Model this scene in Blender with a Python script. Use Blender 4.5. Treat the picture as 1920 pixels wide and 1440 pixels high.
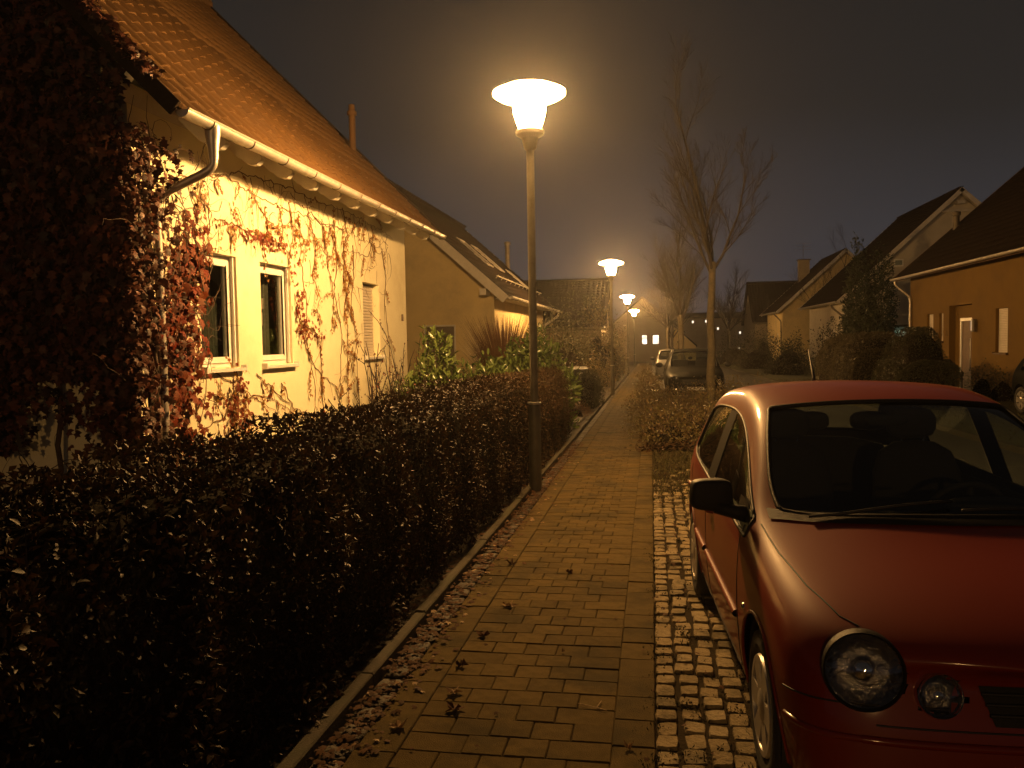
import bpy, bmesh, math, random
import numpy as np
from mathutils import Matrix, Vector
from mathutils.bvhtree import BVHTree
random.seed(7)
RNG = np.random.default_rng(7)
R = math.radians
SC = bpy.context.scene
COL = SC.collection
for o in list(bpy.data.objects):
    bpy.data.objects.remove(o)

# ------------------------------------------------------------------ camera
# the street runs along +Y and falls 1 % away from the camera; +X is to the right
G = 0.010
def gz(y, dz=0.0):
    return -G * y + dz
cam_d = bpy.data.cameras.new('camera')
cam_d.sensor_width = 36.0
cam_d.lens = 36.0 * 1553.0 / 1920.0
cam_d.clip_start = 0.05
cam_d.clip_end = 1500
cam = bpy.data.objects.new('camera', cam_d)
COL.objects.link(cam)
CM = Matrix.Rotation(R(9.581), 4, 'Z') @ Matrix.Rotation(R(90 - 2.9965), 4, 'X') @ Matrix.Rotation(R(-1.03), 4, 'Z')
cam.matrix_world = Matrix.Translation((0, 0, 1.70)) @ CM
SC.camera = cam

# ------------------------------------------------------------------ world: overcast night sky lit by the town
W = bpy.data.worlds.new('World')
SC.world = W
W.use_nodes = True
nt = W.node_tree
nt.nodes.clear()
wo = nt.nodes.new('ShaderNodeOutputWorld')
bg = nt.nodes.new('ShaderNodeBackground')
tc = nt.nodes.new('ShaderNodeTexCoord')
sx = nt.nodes.new('ShaderNodeSeparateXYZ')
rp = nt.nodes.new('ShaderNodeValToRGB')
nz = nt.nodes.new('ShaderNodeTexNoise')
nz.inputs['Scale'].default_value = 2.2
nz.inputs['Detail'].default_value = 4
mm = nt.nodes.new('ShaderNodeMath'); mm.operation = 'MULTIPLY_ADD'
mm.inputs[1].default_value = 0.10; mm.inputs[2].default_value = -0.05
ad = nt.nodes.new('ShaderNodeMath'); ad.operation = 'ADD'
nt.links.new(tc.outputs['Generated'], sx.inputs[0])
nt.links.new(tc.outputs['Generated'], nz.inputs['Vector'])
nt.links.new(nz.outputs['Fac'], mm.inputs[0])
nt.links.new(sx.outputs['Z'], ad.inputs[0]); nt.links.new(mm.outputs[0], ad.inputs[1])
nt.links.new(ad.outputs[0], rp.inputs[0])
el = rp.color_ramp.elements
el[0].position = 0.0; el[0].color = (0.072, 0.068, 0.080, 1)
el[1].position = 0.50; el[1].color = (0.023, 0.0198, 0.0175, 1)
e = el.new(0.10); e.color = (0.062, 0.058, 0.064, 1)
e = el.new(0.24); e.color = (0.037, 0.032, 0.029, 1)
nt.links.new(rp.outputs[0], bg.inputs['Color'])
bg.inputs['Strength'].default_value = 0.62
nt.links.new(bg.outputs[0], wo.inputs['Surface'])

vs = SC.view_settings
vs.view_transform = 'Standard'; vs.look = 'None'; vs.exposure = 0.0; vs.gamma = 1.0
vs.use_curve_mapping = False
SC.cycles.max_bounces = 6
SC.cycles.diffuse_bounces = 3
SC.cycles.glossy_bounces = 3
SC.cycles.transparent_max_bounces = 12
SC.cycles.volume_bounces = 0
SC.cycles.sample_clamp_indirect = 4.0
SC.cycles.use_denoising = True

LAMP_POWER = 2300.0          # radiance of the lamps' glass
LAMP_COL = (1.0, 0.52, 0.16)

# ------------------------------------------------------------------ materials
MATS = {}
def new_mat(name):
    m = bpy.data.materials.new(name); m.use_nodes = True
    n = m.node_tree; n.nodes.clear()
    out = n.nodes.new('ShaderNodeOutputMaterial')
    MATS[name] = m
    return m, n, out

def pm(name, c1, c2=None, rough=0.7, scale=6.0, bump=0.15, bscale=40.0, metal=0.0, coat=0.0, spec=0.5,
       piece=0.0, piece_col=None, rvar=0.0, wax=0.0, trans=0.0, stain=None):
    """procedural surface: noise between two colours, per-piece variation, fine relief"""
    m, n, out = new_mat(name)
    L = n.links.new
    b = n.nodes.new('ShaderNodeBsdfPrincipled')
    c2 = c2 or tuple(x * 0.65 for x in c1)
    t = n.nodes.new('ShaderNodeTexCoord')
    no = n.nodes.new('ShaderNodeTexNoise'); no.inputs['Scale'].default_value = scale
    no.inputs['Detail'].default_value = 6; no.inputs['Roughness'].default_value = 0.65
    L(t.outputs['Object'], no.inputs['Vector'])
    mr = n.nodes.new('ShaderNodeMapRange'); mr.inputs[1].default_value = 0.32; mr.inputs[2].default_value = 0.68
    L(no.outputs['Fac'], mr.inputs[0])
    mx = n.nodes.new('ShaderNodeMix'); mx.data_type = 'RGBA'
    mx.inputs[6].default_value = (*c1, 1); mx.inputs[7].default_value = (*c2, 1)
    L(mr.outputs[0], mx.inputs[0])
    last = mx.outputs[2]
    if piece > 0:
        oi = n.nodes.new('ShaderNodeObjectInfo')
        at = n.nodes.new('ShaderNodeAttribute'); at.attribute_name = 'rnd'
        a1 = n.nodes.new('ShaderNodeMath'); a1.operation = 'ADD'
        L(oi.outputs['Random'], a1.inputs[0]); L(at.outputs['Fac'], a1.inputs[1])
        fr = n.nodes.new('ShaderNodeMath'); fr.operation = 'FRACT'; L(a1.outputs[0], fr.inputs[0])
        m2 = n.nodes.new('ShaderNodeMix'); m2.data_type = 'RGBA'
        pc = piece_col or tuple(x * 0.45 for x in c1)
        m2.inputs[7].default_value = (*pc, 1)
        ml = n.nodes.new('ShaderNodeMath'); ml.operation = 'MULTIPLY'; ml.inputs[1].default_value = piece
        L(fr.outputs[0], ml.inputs[0]); L(ml.outputs[0], m2.inputs[0]); L(last, m2.inputs[6])
        last = m2.outputs[2]
    if stain:
        n3 = n.nodes.new('ShaderNodeTexNoise'); n3.inputs['Scale'].default_value = stain[1]
        n3.inputs['Detail'].default_value = 8; n3.inputs['Roughness'].default_value = 0.7
        ge = n.nodes.new('ShaderNodeNewGeometry')
        L(ge.outputs['Position'], n3.inputs['Vector'])
        r3 = n.nodes.new('ShaderNodeMapRange'); r3.inputs[1].default_value = 0.48; r3.inputs[2].default_value = 0.62
        L(n3.outputs['Fac'], r3.inputs[0])
        s3 = n.nodes.new('ShaderNodeMath'); s3.operation = 'MULTIPLY'; s3.inputs[1].default_value = stain[2]
        L(r3.outputs[0], s3.inputs[0])
        m3 = n.nodes.new('ShaderNodeMix'); m3.data_type = 'RGBA'; m3.inputs[7].default_value = (*stain[0], 1)
        L(s3.outputs[0], m3.inputs[0]); L(last, m3.inputs[6]); last = m3.outputs[2]
    L(last, b.inputs['Base Color'])
    b.inputs['Roughness'].default_value = rough
    b.inputs['Metallic'].default_value = metal
    b.inputs['Coat Weight'].default_value = coat
    b.inputs['Coat Roughness'].default_value = 0.04
    b.inputs['Specular IOR Level'].default_value = spec
    if rvar:
        rr = n.nodes.new('ShaderNodeMapRange'); rr.inputs[3].default_value = rough - rvar; rr.inputs[4].default_value = rough + rvar
        L(no.outputs['Fac'], rr.inputs[0]); L(rr.outputs[0], b.inputs['Roughness'])
    if bump > 0:
        nb = n.nodes.new('ShaderNodeTexNoise'); nb.inputs['Scale'].default_value = bscale
        nb.inputs['Detail'].default_value = 5
        L(t.outputs['Object'], nb.inputs['Vector'])
        bp = n.nodes.new('ShaderNodeBump'); bp.inputs['Strength'].default_value = bump
        bp.inputs['Distance'].default_value = 0.01
        L(nb.outputs['Fac'], bp.inputs['Height']); L(bp.outputs[0], b.inputs['Normal'])
    if trans > 0:
        tr = n.nodes.new('ShaderNodeBsdfTranslucent'); L(last, tr.inputs['Color'])
        ms = n.nodes.new('ShaderNodeMixShader'); ms.inputs[0].default_value = trans
        L(b.outputs[0], ms.inputs[1]); L(tr.outputs[0], ms.inputs[2]); L(ms.outputs[0], out.inputs[0])
    else:
        L(b.outputs[0], out.inputs[0])
    return m

def glass_mat(name, tint, trans=0.6, rough=0.02, dirt=0.0):
    """thin window glass: tinted see-through with a Fresnel reflection"""
    m, n, out = new_mat(name)
    L = n.links.new
    g = n.nodes.new('ShaderNodeBsdfGlossy'); g.inputs['Roughness'].default_value = rough
    g.inputs['Color'].default_value = (1, 1, 1, 1)
    tr = n.nodes.new('ShaderNodeBsdfTransparent'); tr.inputs['Color'].default_value = (*[x * trans for x in tint], 1)
    lw = n.nodes.new('ShaderNodeLayerWeight')          # Schlick: the same from both sides of the thin pane
    pw = n.nodes.new('ShaderNodeMath'); pw.operation = 'POWER'; pw.inputs[1].default_value = 5.0
    fr = n.nodes.new('ShaderNodeMath'); fr.operation = 'MULTIPLY_ADD'; fr.inputs[1].default_value = 0.94; fr.inputs[2].default_value = 0.06
    L(lw.outputs['Facing'], pw.inputs[0]); L(pw.outputs[0], fr.inputs[0])
    ms = n.nodes.new('ShaderNodeMixShader')
    L(fr.outputs[0], ms.inputs[0]); L(tr.outputs[0], ms.inputs[1]); L(g.outputs[0], ms.inputs[2])
    last = ms.outputs[0]
    if dirt > 0:
        d = n.nodes.new('ShaderNodeBsdfDiffuse'); d.inputs['Color'].default_value = (0.35, 0.33, 0.3, 1)
        no = n.nodes.new('ShaderNodeTexNoise'); no.inputs['Scale'].default_value = 3.0; no.inputs['Detail'].default_value = 8
        mu = n.nodes.new('ShaderNodeMath'); mu.operation = 'MULTIPLY'; mu.inputs[1].default_value = dirt
        L(no.outputs['Fac'], mu.inputs[0])
        m2 = n.nodes.new('ShaderNodeMixShader'); L(mu.outputs[0], m2.inputs[0]); L(last, m2.inputs[1]); L(d.outputs[0], m2.inputs[2])
        last = m2.outputs[0]
    L(last, out.inputs[0])
    return m

def emit_mat(name, col, s):
    m, n, out = new_mat(name)
    e = n.nodes.new('ShaderNodeEmission'); e.inputs[0].default_value = (*col, 1); e.inputs[1].default_value = s
    n.links.new(e.outputs[0], out.inputs[0])
    return m

def window_glow(name, col, s, scale=2.5):
    """a lit room behind a curtain: uneven light through the cloth"""
    m, n, out = new_mat(name)
    L = n.links.new
    t = n.nodes.new('ShaderNodeTexCoord')
    no = n.nodes.new('ShaderNodeTexNoise'); no.inputs['Scale'].default_value = scale
    L(t.outputs['Object'], no.inputs['Vector'])
    mr = n.nodes.new('ShaderNodeMapRange'); mr.inputs[1].default_value = 0.3; mr.inputs[2].default_value = 0.7
    mr.inputs[3].default_value = s * 0.5; mr.inputs[4].default_value = s * 1.4
    L(no.outputs['Fac'], mr.inputs[0])
    e = n.nodes.new('ShaderNodeEmission'); e.inputs[0].default_value = (*col, 1)
    L(mr.outputs[0], e.inputs[1]); L(e.outputs[0], out.inputs[0])
    return m

pm('soil', (0.045, 0.034, 0.022), (0.02, 0.016, 0.01), rough=0.95, scale=3, bump=0.5, bscale=25)
pm('joint_sand', (0.032, 0.022, 0.011), (0.016, 0.012, 0.006), spec=0.05, rough=0.95, scale=20, bump=0.6, bscale=90)
pm('paver', (0.112, 0.078, 0.026), (0.076, 0.053, 0.017), rough=0.85, rvar=0.08, spec=0.05, scale=14, bump=0.55, bscale=160, piece=0.55,
   piece_col=(0.046, 0.032, 0.011), stain=((0.022, 0.020, 0.011), 1.6, 0.55))
pm('paver_edge', (0.098, 0.069, 0.024), (0.068, 0.048, 0.016), rough=0.85, spec=0.05, scale=12, bump=0.5, bscale=150, piece=0.4,
   piece_col=(0.046, 0.033, 0.012), stain=((0.026, 0.022, 0.010), 1.9, 0.6))
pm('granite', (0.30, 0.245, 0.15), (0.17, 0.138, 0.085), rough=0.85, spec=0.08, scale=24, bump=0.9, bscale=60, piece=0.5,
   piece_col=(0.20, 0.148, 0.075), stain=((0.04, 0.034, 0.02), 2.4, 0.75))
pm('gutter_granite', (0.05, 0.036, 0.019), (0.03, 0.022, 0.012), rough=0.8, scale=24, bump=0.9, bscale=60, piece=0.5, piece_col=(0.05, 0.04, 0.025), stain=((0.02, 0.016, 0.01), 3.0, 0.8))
pm('kerb_concrete', (0.058, 0.046, 0.028), (0.032, 0.027, 0.016), rough=0.85, spec=0.25, scale=9, bump=0.5, bscale=80, stain=((0.04, 0.04, 0.02), 2.0, 0.8))
pm('asphalt', (0.06, 0.056, 0.05), (0.04, 0.038, 0.034), rough=0.75, scale=8, bump=0.7, bscale=120)
pm('drive_stone', (0.30, 0.26, 0.2), (0.2, 0.17, 0.13), rough=0.8, scale=8, bump=0.4, bscale=80)
pm('lawn', (0.06, 0.065, 0.02), (0.035, 0.038, 0.014), rough=0.95, scale=4, bump=0.6, bscale=60)
pm('grass_blade', (0.10, 0.105, 0.03), (0.07, 0.06, 0.025), rough=0.7, bump=0, piece=0.7, piece_col=(0.13, 0.095, 0.04), trans=0.2)
pm('moss', (0.05, 0.055, 0.016), (0.03, 0.03, 0.012), rough=0.95, bump=0, piece=0.6, piece_col=(0.06, 0.04, 0.02))
pm('dead_leaf', (0.10, 0.045, 0.018), (0.06, 0.027, 0.011), rough=0.8, spec=0.12, scale=40, bump=0, piece=0.8, piece_col=(0.035, 0.018, 0.01), trans=0.1)
pm('pale_leaf', (0.34, 0.23, 0.12), (0.20, 0.13, 0.065), rough=0.7, spec=0.2, scale=30, bump=0, piece=0.6, piece_col=(0.10, 0.05, 0.022), trans=0.1)
pm('hedge_leaf', (0.05, 0.035, 0.014), (0.03, 0.024, 0.010), rough=0.55, scale=5, bump=0, piece=0.85, piece_col=(0.06, 0.027, 0.013), spec=0.26, trans=0.12)
pm('shrub_leaf', (0.15, 0.14, 0.05), (0.11, 0.095, 0.035), rough=0.42, scale=3, bump=0, piece=0.8, piece_col=(0.14, 0.075, 0.035), trans=0.15)
pm('dark_leaf', (0.045, 0.055, 0.02), (0.03, 0.036, 0.014), rough=0.5, scale=3, bump=0, piece=0.7, piece_col=(0.06, 0.045, 0.018), trans=0.1)
pm('lit_leaf', (0.09, 0.075, 0.028), (0.06, 0.05, 0.02), rough=0.5, scale=3, bump=0, piece=0.7, piece_col=(0.06, 0.045, 0.018), trans=0.1)  # dark_leaf brightened: lamp light on the left hedge put into its colour
pm('needle_leaf', (0.04, 0.058, 0.022), (0.028, 0.04, 0.016), rough=0.5, scale=3, bump=0, piece=0.6, piece_col=(0.055, 0.06, 0.02), trans=0.1)
pm('laurel_leaf', (0.13, 0.19, 0.05), (0.09, 0.14, 0.04), rough=0.24, scale=4, bump=0, piece=0.6, piece_col=(0.14, 0.17, 0.05), spec=0.8, trans=0.1)
pm('ivy_leaf', (0.19, 0.062, 0.036), (0.08, 0.028, 0.016), rough=0.5, scale=5, bump=0, piece=0.95, piece_col=(0.016, 0.008, 0.005), spec=0.32, trans=0.10)
pm('red_leaf', (0.20, 0.024, 0.010), (0.13, 0.016, 0.008), rough=0.6, spec=0.25, scale=5, bump=0, piece=0.7, piece_col=(0.17, 0.06, 0.016), trans=0.25)
pm('amber_leaf', (0.34, 0.21, 0.035), (0.26, 0.14, 0.03), rough=0.5, scale=5, bump=0, piece=0.8, piece_col=(0.28, 0.09, 0.02), trans=0.25)
pm('dry_grass', (0.24, 0.12, 0.06), (0.15, 0.08, 0.04), rough=0.7, bump=0, piece=0.7, piece_col=(0.10, 0.05, 0.025), trans=0.1)
pm('twig', (0.09, 0.055, 0.035), (0.05, 0.033, 0.022), rough=0.8, scale=20, bump=0.2)
pm('vine_stem', (0.17, 0.09, 0.035), (0.11, 0.06, 0.025), rough=0.85, scale=20, bump=0.2)
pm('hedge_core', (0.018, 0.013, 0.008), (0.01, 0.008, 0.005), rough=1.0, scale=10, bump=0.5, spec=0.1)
pm('bark', (0.10, 0.08, 0.045), (0.05, 0.041, 0.025), rough=0.85, scale=10, bump=0.8, bscale=22)
pm('branch_bark', (0.034, 0.026, 0.021), (0.022, 0.017, 0.014), rough=0.85, scale=10, bump=0.4, bscale=22)
pm('rose_bark', (0.03, 0.016, 0.012), (0.02, 0.011, 0.009), rough=0.8, scale=20, bump=0.2)
pm('bark_dark', (0.11, 0.09, 0.06), (0.07, 0.055, 0.04), rough=0.85, scale=10, bump=0.5, bscale=22)
pm('render_yellow', (0.84, 0.78, 0.56), (0.78, 0.72, 0.50), rough=0.85, scale=1.3, bump=0.25, bscale=130, stain=((0.55, 0.45, 0.26), 0.9, 0.35))
pm('render_beige', (0.70, 0.56, 0.28), (0.64, 0.51, 0.255), rough=0.9, scale=1.5, bump=0.2, bscale=120, stain=((0.40, 0.33, 0.2), 0.8, 0.35))
pm('render_orange', (0.155, 0.085, 0.008), (0.14, 0.077, 0.007), rough=0.9, scale=1.5, bump=0.2, bscale=120, stain=((0.09, 0.05, 0.01), 0.8, 0.4))
pm('render_white', (0.62, 0.58, 0.48), (0.55, 0.5, 0.42), rough=0.9, scale=1.5, bump=0.2, bscale=120, stain=((0.4, 0.36, 0.28), 0.8, 0.4))
pm('render_grey', (0.34, 0.29, 0.22), (0.28, 0.24, 0.18), rough=0.9, scale=1.5, bump=0.2, bscale=120)
pm('tile_clay', (0.12, 0.062, 0.019), (0.095, 0.048, 0.014), rough=0.7, spec=0.3, scale=7, bump=0.3, bscale=60, piece=0.35, piece_col=(0.105, 0.055, 0.02), stain=((0.07, 0.04, 0.02), 0.9, 0.5))
pm('tile_dark', (0.022, 0.015, 0.011), (0.014, 0.010, 0.008), rough=0.9, spec=0.06, scale=7, bump=0.2, bscale=60, piece=0.4)
pm('tile_black', (0.011, 0.008, 0.006), (0.008, 0.006, 0.005), rough=0.95, spec=0.02, scale=7, bump=0.1, bscale=60)
pm('wood_white', (0.72, 0.68, 0.60), (0.6, 0.56, 0.48), rough=0.5, scale=4, bump=0.1, bscale=60)
pm('wood_brown', (0.13, 0.07, 0.035), (0.08, 0.045, 0.025), rough=0.6, scale=6, bump=0.15)
pm('pvc_white', (0.82, 0.81, 0.78), (0.76, 0.75, 0.71), rough=0.3, scale=4, bump=0.03)
pm('sill_metal', (0.80, 0.79, 0.76), (0.72, 0.71, 0.68), rough=0.35, scale=5, bump=0.05, metal=0.2)
pm('rubber', (0.015, 0.015, 0.015), (0.01, 0.01, 0.01), rough=0.6, scale=10, bump=0.1)
pm('zinc', (0.62, 0.58, 0.52), (0.45, 0.42, 0.37), rough=0.42, scale=7, bump=0.1, bscale=30, metal=0.55, rvar=0.12)
pm('zinc_dark', (0.2, 0.17, 0.13), (0.13, 0.11, 0.08), rough=0.5, scale=7, bump=0.1, bscale=30, metal=0.4)
pm('shutter_slat', (0.62, 0.56, 0.48), (0.55, 0.49, 0.41), rough=0.5, scale=4, bump=0.05)
pm('room_dark', (0.05, 0.04, 0.03), (0.03, 0.025, 0.02), rough=0.9, scale=2, bump=0)
pm('curtain', (0.30, 0.27, 0.22), (0.22, 0.2, 0.16), rough=0.9, scale=5, bump=0.1, trans=0.2)
pm('net_cloth', (0.10, 0.11, 0.09), (0.07, 0.08, 0.065), rough=0.9, scale=8, bump=0.1, trans=0.3)
pm('paper', (0.6, 0.5, 0.4), (0.5, 0.35, 0.28), rough=0.8, scale=20, bump=0)
pm('pole_paint', (0.13, 0.12, 0.09), (0.09, 0.085, 0.065), rough=0.42, scale=5, bump=0.12, bscale=50, stain=((0.06, 0.05, 0.03), 6.0, 0.5))
pm('steel_ring', (0.6, 0.58, 0.52), rough=0.3, metal=0.8, bump=0.05)
pm('bin_plastic', (0.03, 0.032, 0.03), (0.022, 0.024, 0.022), rough=0.5, scale=5, bump=0.1)
pm('sticker', (0.85, 0.85, 0.82), (0.8, 0.8, 0.78), rough=0.5, bump=0)
pm('trim_black', (0.012, 0.011, 0.010), (0.009, 0.009, 0.008), rough=0.5, spec=0.2, scale=60, bump=0.25, bscale=400)
pm('matt_black', (0.006, 0.006, 0.006), (0.005, 0.005, 0.005), rough=0.7, spec=0.08, bump=0)
pm('wood_dark', (0.03, 0.018, 0.010), (0.02, 0.012, 0.007), rough=0.8, spec=0.15, scale=6, bump=0.15)
pm('interior', (0.03, 0.028, 0.026), (0.02, 0.02, 0.018), rough=0.8, scale=20, bump=0.1)
pm('seat_cloth', (0.045, 0.042, 0.04), (0.03, 0.028, 0.028), rough=0.95, scale=40, bump=0.3, bscale=200)
pm('tyre', (0.018, 0.017, 0.016), (0.012, 0.012, 0.012), rough=0.75, scale=20, bump=0.3, bscale=80)
pm('hubcap', (0.45, 0.43, 0.40), (0.36, 0.34, 0.32), rough=0.35, metal=0.6, bump=0.05)
pm('chrome', (0.75, 0.74, 0.72), (0.7, 0.69, 0.67), rough=0.12, metal=1.0, bump=0)
pm('reflector', (0.30, 0.295, 0.285), (0.15, 0.145, 0.14), rough=0.12, metal=1.0, scale=30, bump=1.0, bscale=45)
pm('amber_lens', (0.6, 0.22, 0.03), rough=0.2, bump=0)

def paint(name, col, dark, flake=0.0, coat=0.6, spec=0.2):
    m, n, out = new_mat(name)
    L = n.links.new
    b = n.nodes.new('ShaderNodeBsdfPrincipled')
    t = n.nodes.new('ShaderNodeTexCoord')
    no = n.nodes.new('ShaderNodeTexNoise'); no.inputs['Scale'].default_value = 2.5; no.inputs['Detail'].default_value = 8
    L(t.outputs['Object'], no.inputs['Vector'])
    mx = n.nodes.new('ShaderNodeMix'); mx.data_type = 'RGBA'
    mx.inputs[6].default_value = (*col, 1); mx.inputs[7].default_value = (*[c * 0.85 for c in col], 1)
    L(no.outputs['Fac'], mx.inputs[0])
    ge = n.nodes.new('ShaderNodeNewGeometry')
    m2 = n.nodes.new('ShaderNodeMix'); m2.data_type = 'RGBA'       # the inside of the shell is dark trim
    m2.inputs[7].default_value = (*dark, 1)
    L(ge.outputs['Backfacing'], m2.inputs[0]); L(mx.outputs[2], m2.inputs[6])
    L(m2.outputs[2], b.inputs['Base Color'])
    inv = n.nodes.new('ShaderNodeMath'); inv.operation = 'MULTIPLY_ADD'; inv.inputs[1].default_value = -coat; inv.inputs[2].default_value = coat
    L(ge.outputs['Backfacing'], inv.inputs[0]); L(inv.outputs[0], b.inputs['Coat Weight'])
    n2 = n.nodes.new('ShaderNodeTexNoise'); n2.inputs['Scale'].default_value = 9; n2.inputs['Detail'].default_value = 9
    L(t.outputs['Object'], n2.inputs['Vector'])
    r2 = n.nodes.new('ShaderNodeMapRange'); r2.inputs[3].default_value = 0.04; r2.inputs[4].default_value = 0.16
    L(n2.outputs['Fac'], r2.inputs[0]); L(r2.outputs[0], b.inputs['Coat Roughness'])
    b.inputs['Roughness'].default_value = 0.5
    b.inputs['Specular IOR Level'].default_value = spec
    b.inputs['Metallic'].default_value = flake
    L(b.outputs[0], out.inputs[0])
    return m
paint('paint_red', (0.17, 0.015, 0.0018), (0.03, 0.027, 0.025), 0.0, 0.5)
paint('paint_dark', (0.006, 0.007, 0.006), (0.01, 0.01, 0.01), 0.0, 0.05, 0.05)
paint('paint_silver', (0.16, 0.16, 0.15), (0.02, 0.02, 0.02), 0.1, 0.2, 0.2)
glass_mat('car_glass', (0.85, 0.92, 0.85), 0.85, 0.012, 0.006)
glass_mat('lens_glass', (0.95, 0.95, 0.95), 0.92, 0.02)
glass_mat('house_glass', (0.9, 0.95, 0.95), 0.85, 0.01)
emit_mat('lamp_glow', LAMP_COL, LAMP_POWER)
emit_mat('lamp_foot_glow', LAMP_COL, LAMP_POWER * 0.20)
emit_mat('lamp_dish_glow', LAMP_COL, LAMP_POWER * 0.10)
window_glow('room_light', (1.0, 0.82, 0.62), 2.2)
window_glow('porch_light', (0.55, 1.0, 0.78), 2.4, 4)
emit_mat('blue_led', (0.45, 0.6, 1.0), 12)
emit_mat('far_light', (1.0, 0.85, 0.65), 1.6)
emit_mat('door_lamp', (1.0, 0.75, 0.5), 1.2)

# ------------------------------------------------------------------ mesh helpers
def link(name, me, mat=None, parent=None, label=None, cat=None, group=None, kind=None, smooth=False):
    o = bpy.data.objects.new(name, me)
    COL.objects.link(o)
    if mat is not None and me is not None and len(me.materials) == 0:
        me.materials.append(MATS[mat])
    if parent is not None:
        o.parent = parent
    return tag(o, label, cat, group, kind)

def tag(o, label=None, cat=None, group=None, kind=None):
    if label: o['label'] = label
    if cat: o['category'] = cat
    if group: o['group'] = group
    if kind: o['kind'] = kind
    return o

def empty(name, loc, rz=0.0, label=None, cat=None, group=None):
    o = bpy.data.objects.new(name, None)
    COL.objects.link(o)
    o.empty_display_size = 0.2
    o.matrix_basis = Matrix.Translation(loc) @ Matrix.Rotation(rz, 4, 'Z')
    return tag(o, label, cat, group)

def copy_tree(o, parent=None):
    c = o.copy()
    COL.objects.link(c)
    if parent is not None:
        c.parent = parent
    for ch in list(o.children):
        copy_tree(ch, c)
    return c

class MB:
    def __init__(s):
        s.v = []; s.f = []
    def add(s, vs, fs):
        n = len(s.v)
        s.v.extend([tuple(p) for p in vs]); s.f.extend([tuple(i + n for i in f) for f in fs])
    def quad(s, a, b, c, d):
        s.add([a, b, c, d], [(0, 1, 2, 3)])
    def box(s, x0, x1, y0, y1, z0, z1, M=None):
        vs = [Vector((x, y, z)) for x in (x0, x1) for y in (y0, y1) for z in (z0, z1)]
        if M is not None: vs = [M @ v for v in vs]
        s.add(vs, [(0, 1, 3, 2), (4, 6, 7, 5), (0, 4, 5, 1), (2, 3, 7, 6), (0, 2, 6, 4), (1, 5, 7, 3)])
    def tube(s, pts, rad, n=8, cap=True):
        pts = [Vector(p) for p in pts]
        if not hasattr(rad, '__len__'): rad = [rad] * len(pts)
        up = None; rings = []
        for i, p in enumerate(pts):
            d = (pts[min(i + 1, len(pts) - 1)] - pts[max(i - 1, 0)])
            if d.length < 1e-9: d = Vector((0, 0, 1))
            d.normalize()
            if up is None:
                up = d.orthogonal().normalized()
            else:
                up = (up - d * up.dot(d))
                up = up.normalized() if up.length > 1e-6 else d.orthogonal().normalized()
            q = d.cross(up)
            rings.append([p + (up * math.cos(2 * math.pi * k / n) + q * math.sin(2 * math.pi * k / n)) * rad[i] for k in range(n)])
        vs = [v for r in rings for v in r]
        fs = []
        for i in range(len(pts) - 1):
            for k in range(n):
                fs.append((i * n + k, i * n + (k + 1) % n, (i + 1) * n + (k + 1) % n, (i + 1) * n + k))
        if cap:
            fs.append(tuple(range(n - 1, -1, -1))); fs.append(tuple((len(pts) - 1) * n + k for k in range(n)))
        s.add(vs, fs)
    def lathe(s, prof, n=24, axis='Z', o=(0, 0, 0), closed=False):
        vs = []
        for r, h in prof:
            for k in range(n):
                a = 2 * math.pi * k / n
                if axis == 'Z': vs.append((o[0] + r * math.cos(a), o[1] + r * math.sin(a), o[2] + h))
                elif axis == 'X': vs.append((o[0] + h, o[1] + r * math.cos(a), o[2] + r * math.sin(a)))
                else: vs.append((o[0] + r * math.cos(a), o[1] + h, o[2] - r * math.sin(a)))
        fs = []
        m = len(prof)
        for i in range(m if closed else m - 1):
            j = (i + 1) % m
            for k in range(n):
                fs.append((i * n + k, i * n + (k + 1) % n, j * n + (k + 1) % n, j * n + k))
        s.add(vs, fs)
    def mesh(s, name, mat, smooth=False, angle=None):
        me = bpy.data.meshes.new(name)
        me.from_pydata(s.v, [], s.f)
        me.materials.append(MATS[mat])
        if smooth:
            me.shade_smooth()
            if angle:
                me.set_sharp_from_angle(angle=R(angle))
        me.update()
        return me
    def obj(s, name, mat, parent=None, smooth=False, angle=None, **kw):
        return link(name, s.mesh(name, mat, smooth, angle), mat, parent, **kw)

def np_mesh(name, V, F, mat, rnd=None, smooth=False):
    """fast mesh from arrays; rnd = one value per face"""
    me = bpy.data.meshes.new(name)
    V = np.asarray(V, np.float32); F = np.asarray(F, np.int32)
    k = F.shape[1]
    me.vertices.add(len(V)); me.vertices.foreach_set('co', V.ravel())
    me.loops.add(F.size); me.loops.foreach_set('vertex_index', F.ravel())
    me.polygons.add(len(F)); me.polygons.foreach_set('loop_start', np.arange(0, F.size, k, dtype=np.int32))
    if smooth: me.polygons.foreach_set('use_smooth', np.ones(len(F), bool))
    me.update(calc_edges=True)
    if rnd is not None:
        at = me.attributes.new('rnd', 'FLOAT', 'FACE')
        at.data.foreach_set('value', np.asarray(rnd, np.float32))
    me.materials.append(MATS[mat])
    return me

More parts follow.
